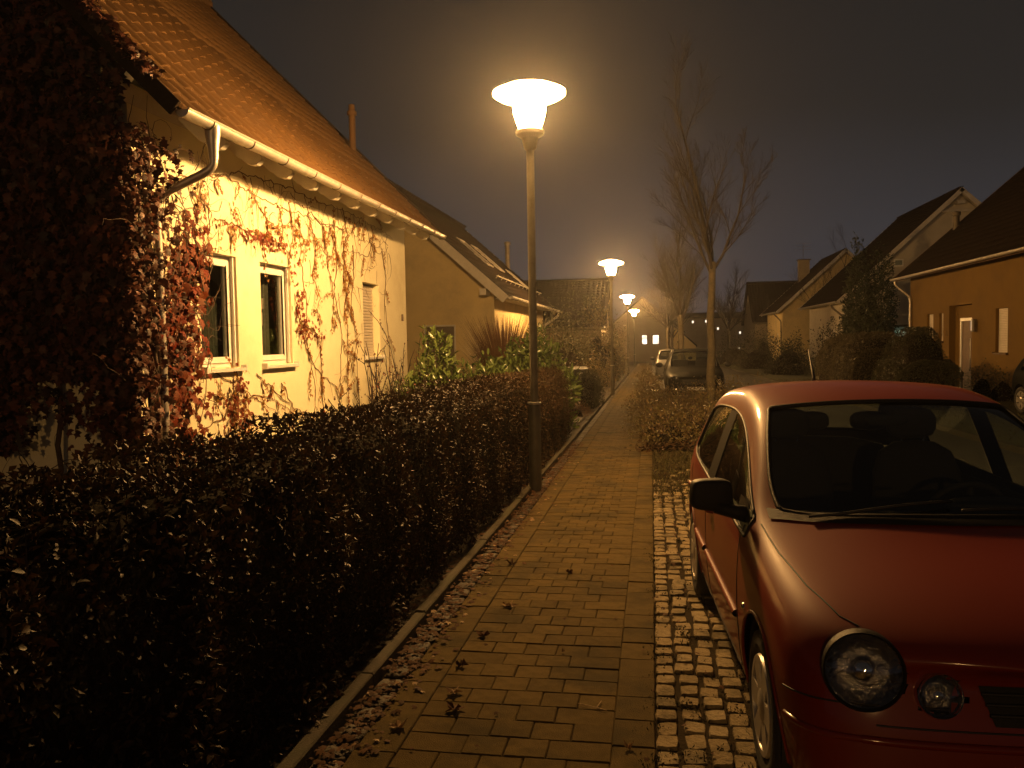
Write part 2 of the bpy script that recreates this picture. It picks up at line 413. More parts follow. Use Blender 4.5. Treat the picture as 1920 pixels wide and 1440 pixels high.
# leaf shapes: (across, along, up) with quads/tris folded along the midrib, all faces are quads
LEAF = {
 'oval': (np.array([[0, 0, 0], [-.5, .45, .12], [0, .5, 0], [.5, .45, .12], [0, 1, -.05]], float), [(0, 2, 4, 1), (0, 3, 4, 2)]),
 'long': (np.array([[0, 0, 0], [-.28, .35, .08], [0, .4, 0], [.28, .35, .08], [-.24, .75, .03], [0, .8, -.06], [.24, .75, .03], [0, 1.05, -.18]], float),
          [(0, 2, 5, 1), (1, 5, 5, 4), (0, 3, 5, 2), (4, 5, 7, 7), (3, 6, 5, 5), (5, 6, 7, 7)]),
 'ivy': (np.array([[0, 0, 0], [-.5, .12, -.06], [-.28, .42, .04], [-.55, .62, -.10], [0, .45, .03], [0, 1.1, -.2], [.5, .12, -.06], [.28, .42, .04], [.55, .62, -.10], [-.17, .75, -.02], [.17, .75, -.02]], float),
         [(0, 4, 2, 1), (4, 9, 3, 2), (4, 5, 9, 9), (0, 6, 7, 4), (4, 7, 8, 10), (4, 10, 5, 5)]),
}
def _clean(shape):
    V, F = LEAF[shape]
    T = []
    for f in F:
        u = []
        for i in f:
            if i not in u: u.append(i)
        for k in range(1, len(u) - 1): T.append((u[0], u[k], u[k + 1]))
    return V, np.array(T)
def leaves(P, N, T, L, wid, shape='oval'):
    """P positions, N leaf normals, T leaf directions, L lengths -> V, F, rnd"""
    B, Fc = _clean(shape)
    n = len(P)
    N = N / (np.linalg.norm(N, axis=1, keepdims=True) + 1e-9)
    T = T - N * (T * N).sum(1, keepdims=True)
    T = T / (np.linalg.norm(T, axis=1, keepdims=True) + 1e-9)
    S = np.cross(T, N)
    L = np.broadcast_to(L, (n,))[:, None]
    V = (P[:, None, :] + S[:, None, :] * (B[None, :, 0:1] * (L * wid)[:, None, :])
         + T[:, None, :] * (B[None, :, 1:2] * L[:, None, :]) + N[:, None, :] * (B[None, :, 2:3] * L[:, None, :]))
    F = (Fc[None] + (np.arange(n) * len(B))[:, None, None]).reshape(-1, 3)
    r = np.repeat(RNG.random(n), len(Fc))
    return V.reshape(-1, 3), F, r

def rvec(n):
    v = RNG.normal(size=(n, 3))
    return v / np.linalg.norm(v, axis=1, keepdims=True)

def leaf_obj(name, P, N, T, L, wid, mat, shape='oval', parent=None, **kw):
    V, F, r = leaves(P, N, T, L, wid, shape)
    return link(name, np_mesh(name, V, F, mat, r), None, parent, **kw)

def stamp(base_v, base_f, mats):
    """join many transformed copies of one quad/tri mesh; returns V, F list"""
    B = np.asarray(base_v, float)
    M = np.asarray(mats, float)
    V = np.einsum('nij,kj->nki', M[:, :3, :3], B) + M[:, None, :3, 3]
    k = len(B)
    F = []
    for i in range(len(M)):
        o = i * k
        F.extend([tuple(a + o for a in f) for f in base_f])
    return V.reshape(-1, 3), F

def stamp_obj(name, base_v, base_f, mats, mat, parent=None, **kw):
    if not len(mats): return None
    tri = []
    for f in base_f:
        for k in range(1, len(f) - 1): tri.append((f[0], f[k], f[k + 1]))
    B = np.asarray(base_v, float); M = np.asarray(mats, float)
    V = (np.einsum('nij,kj->nki', M[:, :3, :3], B) + M[:, None, :3, 3]).reshape(-1, 3)
    F = (np.array(tri)[None] + (np.arange(len(M)) * len(B))[:, None, None]).reshape(-1, 3)
    r = np.repeat(RNG.random(len(M)), len(tri))
    return link(name, np_mesh(name, V, F, mat, r), None, parent, **kw)

# ================================================================== GROUND, PATH, PAVING
def sheet(name, x0, x1, y0, y1, dz, mat, ny=2):
    mb = MB()
    ys = [y0 + (y1 - y0) * i / (ny - 1) for i in range(ny)]
    for a, b in zip(ys[:-1], ys[1:]):
        mb.quad((x0, a, gz(a, dz)), (x1, a, gz(a, dz)), (x1, b, gz(b, dz)), (x0, b, gz(b, dz)))
    return mb.obj(name, mat, kind='structure')

sheet('ground', -110, 130, -30, 230, -0.09, 'soil')
path = sheet('path', -1.27, 0.0, -2, 90, -0.009, 'joint_sand')
strip = sheet('cobbled_parking_strip', 0.0, 2.40, -2, 13.6, -0.015, 'joint_sand')
sheet('garden_ground', -14, -1.50, -2, 110, 0.0, 'soil')
sheet('planting_bed_ground', 0.06, 2.35, 13.62, 26.2, 0.0, 'soil')
sheet('parking_bay_ground', 0.06, 2.35, 26.2, 100, -0.02, 'asphalt')
sheet('street', 2.5, 5.6, -4, 140, -0.05, 'asphalt')
sheet('verge', 5.75, 10.6, -4, 100, 0.0, 'lawn')
gut = sheet('gutter_strip', -1.42, -1.27, -2, 90, -0.03, 'joint_sand')

# ---- concrete pavers: running bond between two edging rows
def block(w, l, h=0.06, b=0.0045, name='paver', mat='paver'):
    x, y = w / 2 - 0.0018, l / 2 - 0.0018
    v = [(-x, -y, -h), (x, -y, -h), (x, y, -h), (-x, y, -h), (-x, -y, -b), (x, -y, -b), (x, y, -b), (-x, y, -b),
         (-x + b, -y + b, 0), (x - b, -y + b, 0), (x - b, y - b, 0), (-x + b, y - b, 0)]
    f = [(0, 1, 5, 4), (1, 2, 6, 5), (2, 3, 7, 6), (3, 0, 4, 7), (4, 5, 9, 8), (5, 6, 10, 9), (6, 7, 11, 10), (7, 4, 8, 11), (8, 9, 10, 11)]
    return v, f
def me_from(v, f, name, mat, smooth=False):
    me = bpy.data.meshes.new(name); me.from_pydata(v, [], f); me.materials.append(MATS[mat])
    if smooth: me.shade_smooth()
    return me
SL = Matrix.Rotation(-G, 4, 'X')
ROW = 0.165
bl = {'half': block(0.27, ROW), 'full': block(0.18, ROW), 'edge': block(0.186, 0.25, mat='paver_edge')}
blm = {k: me_from(*v, 'paver', 'paver_edge' if k == 'edge' else 'paver') for k, v in bl.items()}
plan = []
nrow = int(88 / ROW)
for i in range(nrow):
    y = 0.6 + i * ROW
    if i % 2: xs = [(-1.08 + 0.135, 'half'), (-0.72, 'full'), (-0.54, 'full'), (-0.18 - 0.135, 'half')]
    else: xs = [(-1.08 + 0.09 + 0.18 * k, 'full') for k in range(5)]
    for x, k in xs: plan.append((x, y, k))
for i in range(int(88 / 0.25)):
    y = 0.6 + i * 0.25
    plan.append((-0.09, y, 'edge')); plan.append((-1.175, y + 0.06, 'edge'))
plan.sort(key=lambda p: (p[1] < 2.55, p[1]))
rest = {k: [] for k in bl}
cnt = 0
for x, y, k in plan:
    M = (Matrix.Translation((x + random.uniform(-.0015, .0015), y, gz(y) + random.uniform(-.003, .003))) @ SL
         @ Matrix.Rotation(random.uniform(-.012, .012), 4, 'Z') @ Matrix.Rotation(random.uniform(-.012, .012), 4, 'Y') @ Matrix.Rotation(random.uniform(-.01, .01), 4, 'X'))
    if y > 2.55 and cnt < 298:
        o = link('paver', blm[k], None, path); o.matrix_basis = M; cnt += 1
    else:
        rest[k].append(np.array(M))
for k in rest:
    stamp_obj('paver_field', bl[k][0], bl[k][1], rest[k], 'paver_edge' if k == 'edge' else 'paver', path, kind='stuff')

# ---- granite setts
def sett(seed, w, l, h=0.09):
    r = random.Random(seed)
    n = 8
    ring = []
    for k in range(n):
        a = 2 * math.pi * k / n
        c, s_ = math.cos(a), math.sin(a)
        m = max(abs(c), abs(s_))
        cf = .90 if k % 2 else 1.0
        ring.append((c / m * w / 2 * cf * r.uniform(.88, 1.0), s_ / m * l / 2 * cf * r.uniform(.9, 1.0)))
    v = [(x, y, -h) for x, y in ring] + [(x, y, -0.006 - r.uniform(0, .003)) for x, y in ring]
    v += [(x * .91, y * .92, r.uniform(-.0025, .002)) for x, y in ring]
    v.append((r.uniform(-.01, .01), r.uniform(-.01, .01), r.uniform(-.001, .003)))
    f = []
    for k in range(n):
        j = (k + 1) % n
        f.append((k, j, n + j, n + k)); f.append((n + k, n + j, 2 * n + j, 2 * n + k)); f.append((2 * n + k, 2 * n + j, 3 * n))
    return v, f
setts = [sett(100 + k, 0.097, 0.128) for k in range(7)]
settm = [me_from(v, f, 'sett', 'granite', True) for v, f in setts]
for me in settm: me.set_sharp_from_angle(angle=R(28))
plan = []
y = 0.8
while y < 13.5:
    x = 0.055; c = 0
    yy = y
    while x < 2.38:
        # setts sink into grass towards the planting bed
        pr = 1.0 if y < 9.6 else max(0.0, 1 - (y - 9.6) / 2.2)
        if random.random() < pr:
            plan.append((x + (random.uniform(-.012, .012) if c else 0), yy + random.uniform(-.010, .010) + (0.03 * math.sin(x * 5 + 1.3) if c else 0), y > 9.6))
        x += random.uniform(.103, .118); c += 1
    y += 0.137
def setv(p):
    x, yy, _ = p
    vis = yy > 2.7 and x < 0.75
    return (not vis, yy)
plan.sort(key=setv)
rest = [[] for _ in setts]
for i, (x, yy, low) in enumerate(plan):
    k = random.randrange(len(setts))
    M = (Matrix.Translation((x, yy, gz(yy) + random.uniform(-.010, .004) - (0.008 if low else 0))) @ SL @ Matrix.Rotation(random.choice((0, math.pi)) + random.uniform(-.06, .06), 4, 'Z')
         @ Matrix.Rotation(random.uniform(-.06, .06), 4, 'X') @ Matrix.Rotation(random.uniform(-.06, .06), 4, 'Y') @ Matrix.Diagonal((random.uniform(.92, 1.12), random.uniform(.88, 1.06), 1, 1)))
    if i < 298:
        o = link('sett', settm[k], None, strip); o.matrix_basis = M
    else:
        rest[k].append(np.array(M))
for k in range(len(setts)):
    stamp_obj('sett_field', setts[k][0], setts[k][1], rest[k], 'granite', strip, kind='stuff')

# ---- gutter stones and kerb along the hedge
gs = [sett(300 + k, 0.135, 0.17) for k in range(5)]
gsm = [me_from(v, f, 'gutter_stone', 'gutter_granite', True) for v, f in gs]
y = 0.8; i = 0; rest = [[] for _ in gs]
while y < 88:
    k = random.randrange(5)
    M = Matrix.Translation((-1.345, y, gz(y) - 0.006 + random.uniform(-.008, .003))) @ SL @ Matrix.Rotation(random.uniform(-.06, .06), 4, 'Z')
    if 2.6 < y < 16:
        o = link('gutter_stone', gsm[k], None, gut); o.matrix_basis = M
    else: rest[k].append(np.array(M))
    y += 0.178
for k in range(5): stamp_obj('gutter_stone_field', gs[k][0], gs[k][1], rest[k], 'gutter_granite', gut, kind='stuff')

kerb = link('kerb', None, None, kind='structure')
kv, kf = block(0.075, 0.995, 0.16, 0.008)
kme = me_from(kv, kf, 'kerb_stone', 'kerb_concrete')
for i in range(88):
    y = 0.5 + i
    o = link('kerb_stone', kme, None, kerb)
    o.matrix_basis = Matrix.Translation((-1.462 + random.uniform(-.004, .004), y, gz(y) + 0.045 + random.uniform(-.006, .006))) @ SL @ Matrix.Rotation(random.uniform(-.004, .004), 4, 'Z')
kerb2 = link('street_kerb', None, None, kind='structure')
kme2 = me_from(*block(0.12, 0.995, 0.16, 0.01), 'kerb_stone', 'kerb_concrete')
for xk in (2.43, 5.67):
    for i in range(60):
        y = 0.5 + i
        o = link('kerb_stone', kme2, None, kerb2); o.matrix_basis = Matrix.Translation((xk, y, gz(y) + (0.0 if xk < 3 else 0.05))) @ SL

# ---- leaf litter, moss and grass
def litter(n, fx, fy, smin, smax, mat, name, label, shape='ivy', z=0.006, tilt=0.28):
    P = np.stack([fx(n), fy(n), np.zeros(n)], 1)
    P[:, 2] = -G * P[:, 1] + z * RNG.random(n) * 2 + 0.003
    N = np.array([0, 0, 1.0]) + rvec(n) * tilt
    return leaf_obj(name, P, N, rvec(n), RNG.uniform(smin, smax, n), .9, mat, shape, label=label, cat='leaf litter', kind='stuff')
litter(2600, lambda n: -1.34 + RNG.normal(0, .085, n), lambda n: 0.8 + 14 * RNG.random(n) ** 1.2, .014, .050, 'dead_leaf', 'leaf_litter', 'brown leaf litter gathered along the kerb beside the brick path')
litter(120, lambda n: -1.30 + RNG.normal(0, .10, n), lambda n: 1 + 12 * RNG.random(n), .02, .055, 'pale_leaf', 'leaf_litter', 'pale dry leaves strewn among the litter along the kerb')
litter(130, lambda n: RNG.uniform(-1.2, -0.02, n), lambda n: 2.5 + 14 * RNG.random(n), .012, .03, 'dead_leaf', 'leaf_litter', 'tiny leaf scraps scattered over the brick path')
litter(260, lambda n: RNG.uniform(0.0, .9, n), lambda n: 2.2 + 11 * RNG.random(n), .015, .04, 'dead_leaf', 'leaf_litter', 'small brown leaves caught between the granite setts')
litter(500, lambda n: -1.52 - np.abs(RNG.normal(0, .12, n)), lambda n: 0.8 + 14 * RNG.random(n), .025, .06, 'dead_leaf', 'leaf_litter', 'dark leaf litter lying under the hedge foot')

# moss tufts in the joints: tiny upright blades in patches
def blades(name, P, h, w, mat, label, cat='grass', lean=0.5):
    n = len(P)
    up = np.array([0, 0, 1.0]) + rvec(n) * lean
    return leaf_obj(name, P, rvec(n), up, h, w, mat, 'oval', label=label, cat=cat, kind='stuff')
cx = RNG.random(260); cyv = RNG.random(260)
cen = np.stack([np.where(cx < .35, RNG.normal(0.0, .02, 260), RNG.uniform(0.0, .7, 260)), 2.4 + 8 * cyv ** 1.6], 1)
P = np.repeat(cen, 34, 0) + RNG.normal(0, .028, (260 * 34, 2))
P = np.c_[P, -G * P[:, 1] - 0.012]
blades('moss', P, RNG.uniform(.01, .026, len(P)), .35, 'moss', 'moss and weeds growing in the joints of the granite setts', 'moss', 0.9)
n = 15000
P = np.stack([RNG.uniform(0.02, 2.4, n), 9.2 + 4.6 * RNG.random(n) ** .7], 1)
P = np.c_[P, -G * P[:, 1] - .03]
blades('grass', P, RNG.uniform(.03, .085, n), .10, 'grass_blade', 'short patchy grass creeping over the cobbles behind the red car', 'grass', 0.7)
n = 7000
P = np.stack([RNG.uniform(5.8, 10.5, n), 8 + 34 * RNG.random(n)], 1); P = np.c_[P, -G * P[:, 1]]
blades('grass', P, RNG.uniform(.05, .12, n), .12, 'grass_blade', 'dark lawn verge in front of the houses across the street', 'grass', 0.6)

# single fallen leaves lying on the path
def maple(seed, s):
    r = random.Random(seed)
    v = [(0, 0, .004)]; k = 15
    for i in range(k):
        a = 2 * math.pi * i / k + r.uniform(-.1, .1)
        rad = s * (0.52 if i % 3 == 0 else 0.33 if i % 3 == 1 else .22) * r.uniform(.85, 1.1)
        v.append((rad * math.cos(a), rad * math.sin(a), abs(r.gauss(.012, .012)) * (1.6 if i % 3 == 0 else 1)))
    f = [(0, 1 + i, 1 + (i + 1) % k) for i in range(k)]
    return v, f
for i, (x, y, s, m, lb) in enumerate([
    (-.94, 5.30, .115, 'pale_leaf', 'curled pale leaf on the path, farthest of the large fallen leaves'),
    (-.98, 3.90, .105, 'pale_leaf', 'flat pale leaf on the path between two dark fallen leaves'),
    (-1.00, 4.72, .10, 'dead_leaf', 'dark curled leaf on the path near the gutter, below the farthest pale one'),
    (-.93, 3.72, .11, 'dead_leaf', 'dark brown leaf on the path just nearer than the flat pale leaf'),
    (-1.02, 4.25, .085, 'dead_leaf', 'dark small leaf at the edging row of the path'),
    (-.62, 6.15, .08, 'dead_leaf', 'dark leaf alone in the middle of the path, farther off'),
    (-.11, 3.45, .05, 'pale_leaf', 'small pale scrap on the right edging row beside the cobbles'),
    (-1.14, 3.50, .10, 'pale_leaf', 'pale torn leaf on the left edging row, nearest the camera'),
    (-1.10, 6.35, .09, 'dead_leaf', 'brown leaf on the left edging row below the first lamp'),
    (-.5, 4.52, .03, 'pale_leaf', 'tiny pale leaf in the middle of the brick path')]):
    v, f = maple(i, s)
    o = link('fallen_leaf', me_from(v, f, 'fallen_leaf', m), None, label=lb, cat='leaf', group='single leaves fallen on the brick path')
    o.matrix_basis = Matrix.Translation((x, y, gz(y) + .003)) @ Matrix.Rotation(i * 1.3, 4, 'Z')
mb = MB(); mb.tube([(-.36, 3.86, gz(3.9) + .006), (-.27, 3.82, gz(3.9) + .008), (-.22, 3.80, gz(3.9) + .006)], .002, 4); mb.tube([(-.27, 3.82, gz(3.9) + .008), (-.25, 3.9, gz(3.9) + .007)], .0015, 4)
mb.obj('twig', 'pale_leaf', label='thin forked straw lying on the brick path', cat='twig')

# ================================================================== STREET LAMPS
def make_lamp():
    t = empty('street_lamp', (0, 0, 0))
    mb = MB(); mb.lathe([(0, -.2), (.074, -.2), (.074, .98), (.070, 1.04)], 24); mb.obj('base_post', 'pole_paint', t, True, 40)
    mb = MB(); mb.lathe([(.070, 1.035), (.084, 1.04), (.084, 1.058), (.048, 1.066)], 24); mb.obj('collar', 'steel_ring', t, True, 40)
    mb = MB(); mb.lathe([(.048, 1.05), (.046, 4.10), (.0, 4.10)], 20); mb.obj('pole', 'pole_paint', t, True, 40)
    mb = MB(); mb.lathe([(.05, 4.02), (.07, 4.04), (.10, 4.16), (.165, 4.20), (.172, 4.24), (.155, 4.255), (.0, 4.255)], 24); mb.obj('lamp_cup', 'pole_paint', t, True, 40)
    mb = MB(); mb.lathe([(.0, 4.262), (.125, 4.262), (.15, 4.33), (.182, 4.43)], 20); mb.obj('glass_foot', 'lamp_foot_glow', t, True)
    mb = MB(); mb.lathe([(.182, 4.431), (.19, 4.50), (.178, 4.597)], 20); mb.obj('glass_body', 'lamp_glow', t, True)
    mb = MB(); mb.lathe([(.0, 4.60), (.18, 4.60), (.36, 4.625), (.425, 4.665), (.425, 4.69), (.30, 4.745), (.12, 4.79), (.0, 4.80)], 28); mb.obj('lamp_dish', 'lamp_dish_glow', t, True)
    return t
lamp = make_lamp()
for i, (y, lb) in enumerate([(9.75, 'tall lit street lamp nearest the camera, standing at the kerb beside the hedge'),
                             (-24.0, 'lit street lamp behind the viewer, first of the row'),
                             (29.75, 'lit street lamp second along the path, rising in front of the dark roof'),
                             (49.75, 'lit street lamp third along the path, small and low against the sky'),
                             (69.75, 'lit street lamp farthest down the path, in front of the gabled house')]):
    o = lamp if i == 0 else copy_tree(lamp)
    o.location = (-1.38, y, gz(y)); tag(o, lb, 'street lamp', 'street lamps along the path')

# ================================================================== HOUSES
def facade(mb, O, U, z0, z1, u0, u1, holes, depth, inward):
    """wall face in the vertical plane through O along U, with real openings and reveals"""
    O = Vector(O); U = Vector(U); I = Vector(inward) * depth
    us = sorted({u0, u1, *[h[0] for h in holes], *[h[1] for h in holes]})
    zs = sorted({z0, z1, *[h[2] for h in holes], *[h[3] for h in holes]})
    P = lambda u, z: O + U * u + Vector((0, 0, z))
    for a, b in zip(us[:-1], us[1:]):
        for c, d in zip(zs[:-1], zs[1:]):
            m = ((a + b) / 2, (c + d) / 2)
            if any(h[0] < m[0] < h[1] and h[2] < m[1] < h[3] for h in holes): continue
            mb.quad(P(a, c), P(b, c), P(b, d), P(a, d))
    for a, b, c, d in holes:
        mb.quad(P(a, c), P(b, c), P(b, c) + I, P(a, c) + I); mb.quad(P(a, d), P(b, d), P(b, d) + I, P(a, d) + I)
        mb.quad(P(a, c), P(a, d), P(a, d) + I, P(a, c) + I); mb.quad(P(b, c), P(b, d), P(b, d) + I, P(b, c) + I)

TW, TE, TL = 0.30, 0.335, 0.40
def tile_geo():
    xs = [0.0, .035, .075, .115, .15, .20, .255, .315]
    zs = [.012, .034, .048, .036, .012, .0, .002, .014]
    n = len(xs)
    v = [(x, 0, z + .018) for x, z in zip(xs, zs)] + [(x, TL, z - .006) for x, z in zip(xs, zs)] + [(x, 0.001, z - .006) for x, z in zip(xs, zs)]
    f = [(i, i + 1, n + i + 1, n + i) for i in range(n - 1)] + [(i + 1, i, 2 * n + i, 2 * n + i + 1) for i in range(n - 1)]
    return v, f
TV, TF = tile_geo()
TILE_ME = {}
def roof_slope(parent, x_e, z_e, x_r, z_r, y0, y1, mat, singles=0, near=(0, 0), board='wood_white', soffit=True, thick=.10, both=True, name='roof'):
    """a slope from the eave line (x_e,z_e) to the ridge (x_r,z_r), tiled with real pantiles"""
    e = Vector((x_e, 0, z_e)); r = Vector((x_r, 0, z_r)); up = (r - e); Ls = up.length; up.normalize()
    yv = Vector((0, 1, 0)); nrm = up.cross(yv)
    if nrm.z < 0: nrm = -nrm
    mb = MB()
    def slab(a, b, mbx, t0=0.0, t1=thick):
        q = [a + yv * y0, a + yv * y1, b + yv * y1, b + yv * y0]
        lo = [p - nrm * t1 for p in q]; hi = [p - nrm * t0 for p in q]
        mbx.add(hi + lo, [(0, 1, 2, 3), (4, 7, 6, 5), (0, 4, 5, 1), (1, 5, 6, 2), (2, 6, 7, 3), (3, 7, 4, 0)])
    slab(e, r, mb)
    root = mb.obj(name, board, parent)
    ny = int(round((y1 - y0) / TW)); ns = int(math.ceil(Ls / TE))
    # columns run along y so that the rolls keep their hand
    ax = yv
    nn = nrm
    if up.cross(yv).z < 0: pass
    Mx = []
    for j in range(ns):
        for i in range(ny):
            p = e + up * (j * TE - .05) + ax * (y0 + i * (y1 - y0) / ny)
            m = Matrix((( ax.x, up.x, nn.x, p.x), (ax.y, up.y, nn.y, p.y), (ax.z, up.z, nn.z, p.z), (0, 0, 0, 1)))
            m = m @ Matrix.Rotation(random.uniform(-.012, .012), 4, 'X') @ Matrix.Translation((0, random.uniform(-.006, .006), random.uniform(0, .005)))
            d = (p - Vector((0, 0, 1.7))).length
            Mx.append((d + (0 if not singles else j * .2), m))
    if singles:
        Mx.sort(key=lambda q: q[0])
        if mat not in TILE_ME: TILE_ME[mat] = me_from(TV, TF, 'roof_tile', mat, True); TILE_ME[mat].set_sharp_from_angle(angle=R(60))
        for d, m in Mx[:singles]:
            o = link('roof_tile', TILE_ME[mat], None, root); o.matrix_basis = m
    stamp_obj('tile_field', TV, TF, [np.array(m) for d, m in Mx[singles:]], mat, root, kind='stuff')
    return root, up, nrm, Ls

def gutter(parent, x, z, y0, y1, out, mat='zinc', r=.068, brackets=True):
    """half-round gutter with a rolled bead and brackets; out = +1/-1 side of the bead"""
    mb = MB(); n = 10
    vs = []; fs = []
    for y in (y0, y1):
        for rr in (r, r - .004):
            for k in range(n + 1):
                a = math.pi + math.pi * k / n
                vs.append((x + rr * math.cos(a), y, z + rr * math.sin(a) * 1.0))
    m = n + 1
    for k in range(n):
        fs.append((k, k + 1, 2 * m + k + 1, 2 * m + k)); fs.append((m + k + 1, m + k, 3 * m + k, 3 * m + k + 1))
    fs += [tuple(range(m)), tuple(range(2 * m, 3 * m))]
    mb.add(vs, fs)
    mb.tube([(x + out * r, y0, z + .004), (x + out * r, y1, z + .004)], .011, 8)
    g = mb.obj('gutter', mat, parent, True, 40)
    if brackets:
        y = y0 + .45
        while y < y1:
            b = MB()
            pts = [(x + (r + .006) * math.cos(math.pi + math.pi * k / 8), y, z + (r + .006) * math.sin(math.pi + math.pi * k / 8)) for k in range(9)]
            b.tube(pts, .007, 5)
            b.obj('gutter_bracket', 'zinc_dark', g, True)
            y += .82
    return g

def downpipe(parent, pts, r=.045, mat='zinc', clips=()):
    # smooth the corners of the polyline
    P = [Vector(p) for p in pts]; S = [P[0]]
    for a, b, c in zip(P[:-2], P[1:-1], P[2:]):
        d1 = min(.12, (b - a).length / 2); d2 = min(.12, (c - b).length / 2)
        p0 = b + (a - b).normalized() * d1; p1 = b + (c - b).normalized() * d2
        for t in (0, .25, .5, .75, 1): S.append(p0 * (1 - t) ** 2 + b * 2 * t * (1 - t) + p1 * t * t)
    S.append(P[-1])
    mb = MB(); mb.tube(S, r, 14)
    o = mb.obj('downpipe', mat, parent, True, 50)
    for z in clips:
        b = MB(); b.lathe([(r + .001, -.02), (r + .007, -.018), (r + .007, .018), (r + .001, .02)], 14, o=(P[-1].x, P[-1].y, z)); b.obj('pipe_clip', 'zinc_dark', o, True, 40)
    return o

def shutter(parent, x, out, y0, y1, z0, z1, mat='shutter_slat', pitch=.052):
    """lowered roller shutter in the plane x, bulging slats facing out"""
    mb = MB(); z = z0
    while z < z1 - .01:
        zz = min(z + pitch - .007, z1)
        mb.add([(x, y0, z), (x, y1, z), (x + out * .010, y1, z + .012), (x + out * .010, y0, z + .012), (x + out * .010, y1, zz - .01), (x + out * .010, y0, zz - .01), (x, y1, zz), (x, y0, zz)],
               [(0, 1, 2, 3), (3, 2, 4, 5), (5, 4, 6, 7)])
        z += pitch
    mb.box(min(x - out * .012, x - out * .002), max(x - out * .012, x - out * .002), y0, y1, z0, z1)
    return mb.obj('roller_shutter', mat, parent)

def window(parent, x, out, y0, y1, z0, z1, inner=True):
    """casement window in the plane x; out = +1 when it faces +X"""
    f = .05
    def bar(mb, a0, a1, b0, b1, t0=-.03, t1=.03):
        xs = sorted((x + out * t0, x + out * t1)); mb.box(xs[0], xs[1], a0, a1, b0, b1)
    mb = MB()
    bar(mb, y0, y0 + f, z0, z1); bar(mb, y1 - f, y1, z0, z1); bar(mb, y0 + f, y1 - f, z1 - f, z1); bar(mb, y0 + f, y1 - f, z0, z0 + f)
    w = mb.obj('window', 'pvc_white', parent)
    a0, a1, b0, b1 = y0 + f + .004, y1 - f - .004, z0 + f + .004, z1 - f - .004; s = .068
    mb = MB()
    bar(mb, a0, a0 + s, b0, b1, -.02, .045); bar(mb, a1 - s, a1, b0, b1, -.02, .045); bar(mb, a0 + s, a1 - s, b1 - s, b1, -.02, .045); bar(mb, a0 + s, a1 - s, b0, b0 + s, -.02, .045)
    mb.obj('sash', 'pvc_white', w)
    mb = MB(); bar(mb, a0 + s - .006, a1 - s + .006, b0 + s - .006, b1 - s + .006, 0.004, .012); mb.obj('pane', 'house_glass', w)
    for q in (a0 + s - .012, a1 - s):
        mb = MB(); bar(mb, q, q + .012, b0 + s - .012, b1 - s + .012, .03, .05); mb.obj('seal', 'rubber', w)
    return w

def sill(parent, xw, out, y0, y1, z, mat='sill_metal', proj=.07):
    mb = MB()
    a, b = xw - out * .12, xw + out * proj
    mb.add([(a, y0, z), (a, y1, z), (b, y1, z - .012), (b, y0, z - .012), (b, y1, z - .045), (b, y0, z - .045), (a, y0, z - .02), (a, y1, z - .02)],
           [(0, 1, 2, 3), (3, 2, 4, 5), (5, 4, 7, 6), (0, 3, 5, 6), (1, 7, 4, 2)])
    s = mb.obj('window_sill', mat, parent)
    for yy in (y0, y1):
        mb = MB(); xs = sorted((a, b + out * .004)); mb.box(xs[0], xs[1], yy - .012, yy + .012, z - .05, z + .022); mb.obj('end_cap', mat, s)
    return s

def shell(parent, xw, xb, y0, y1, zg, ze, xr, zr, mat, holes_front=(), holes_near=(), side=1, depth=.13, ze_w=None, near_off=0):
    """walls of a gabled house: front wall in plane xw facing `side`, gables at y0 and y1"""
    mb = MB()
    facade(mb, (xw, 0, 0), (0, 1, 0), zg, ze, y0, y1, list(holes_front), depth, (-side, 0, 0))
    xa = min(xw, xb); xc = max(xw, xb)
    facade(mb, (0, y0, 0), (1, 0, 0), zg, ze, xa, xc, list(holes_near), depth, (0, 1, 0))
    mb.quad((xb, y0, zg), (xb, y1, zg), (xb, y1, ze), (xb, y0, ze))
    mb.quad((xa, y1, zg), (xc, y1, zg), (xc, y1, ze), (xa, y1, ze))
    # gable triangles, their slopes lie under the roof slab
    mb.add([(xa, y0, ze), (xc, y0, ze), (xr, y0, zr)], [(0, 1, 2)]); mb.add([(xa, y1, ze), (xc, y1, ze), (xr, y1, zr)], [(0, 1, 2)])
    return mb.obj('wall', mat, parent)

# ------------------------------------------------------------ house A: yellow rendered, creeper-clad, nearest on the left
A = empty('house', (0, 0, 0), 0, 'yellow rendered house with orange pantiled roof and creeper, nearest on the left', 'house')
AX, AY0, AY1 = -4.80, 7.15, 15.95
wins = [(8.52, 9.12, 1.45, 2.74), (9.92, 10.60, 1.45, 2.74)]
sh = (13.45, 14.30, 1.47, 2.74)
w1 = (8.30, 9.12, 1.45, 2.74)
shell(A, AX, -13.6, AY0, AY1, -.3, 4.18, -9.2, 8.58, 'render_yellow', holes_front=[w1, (9.72, 10.60, 1.45, 2.74), sh], depth=.15)
rootA, upA, nA, LA = roof_slope(A, -4.22, 3.86, -9.2, 8.86, 6.98, 16.60, 'tile_clay', singles=298, thick=.07)
rootA2, *_ = roof_slope(A, -14.18, 3.86, -9.2, 8.86, 6.86, 16.60, 'tile_clay', name='rear_roof', thick=.07)
mb = MB()
for i in range(29):
    y = 6.9 + i * .335
    mb.tube([(-9.2, y, 8.90), (-9.2, y + .36, 8.915)], [.11, .125], 10)
mb.obj('ridge_tiles', 'tile_clay', A, kind='stuff')
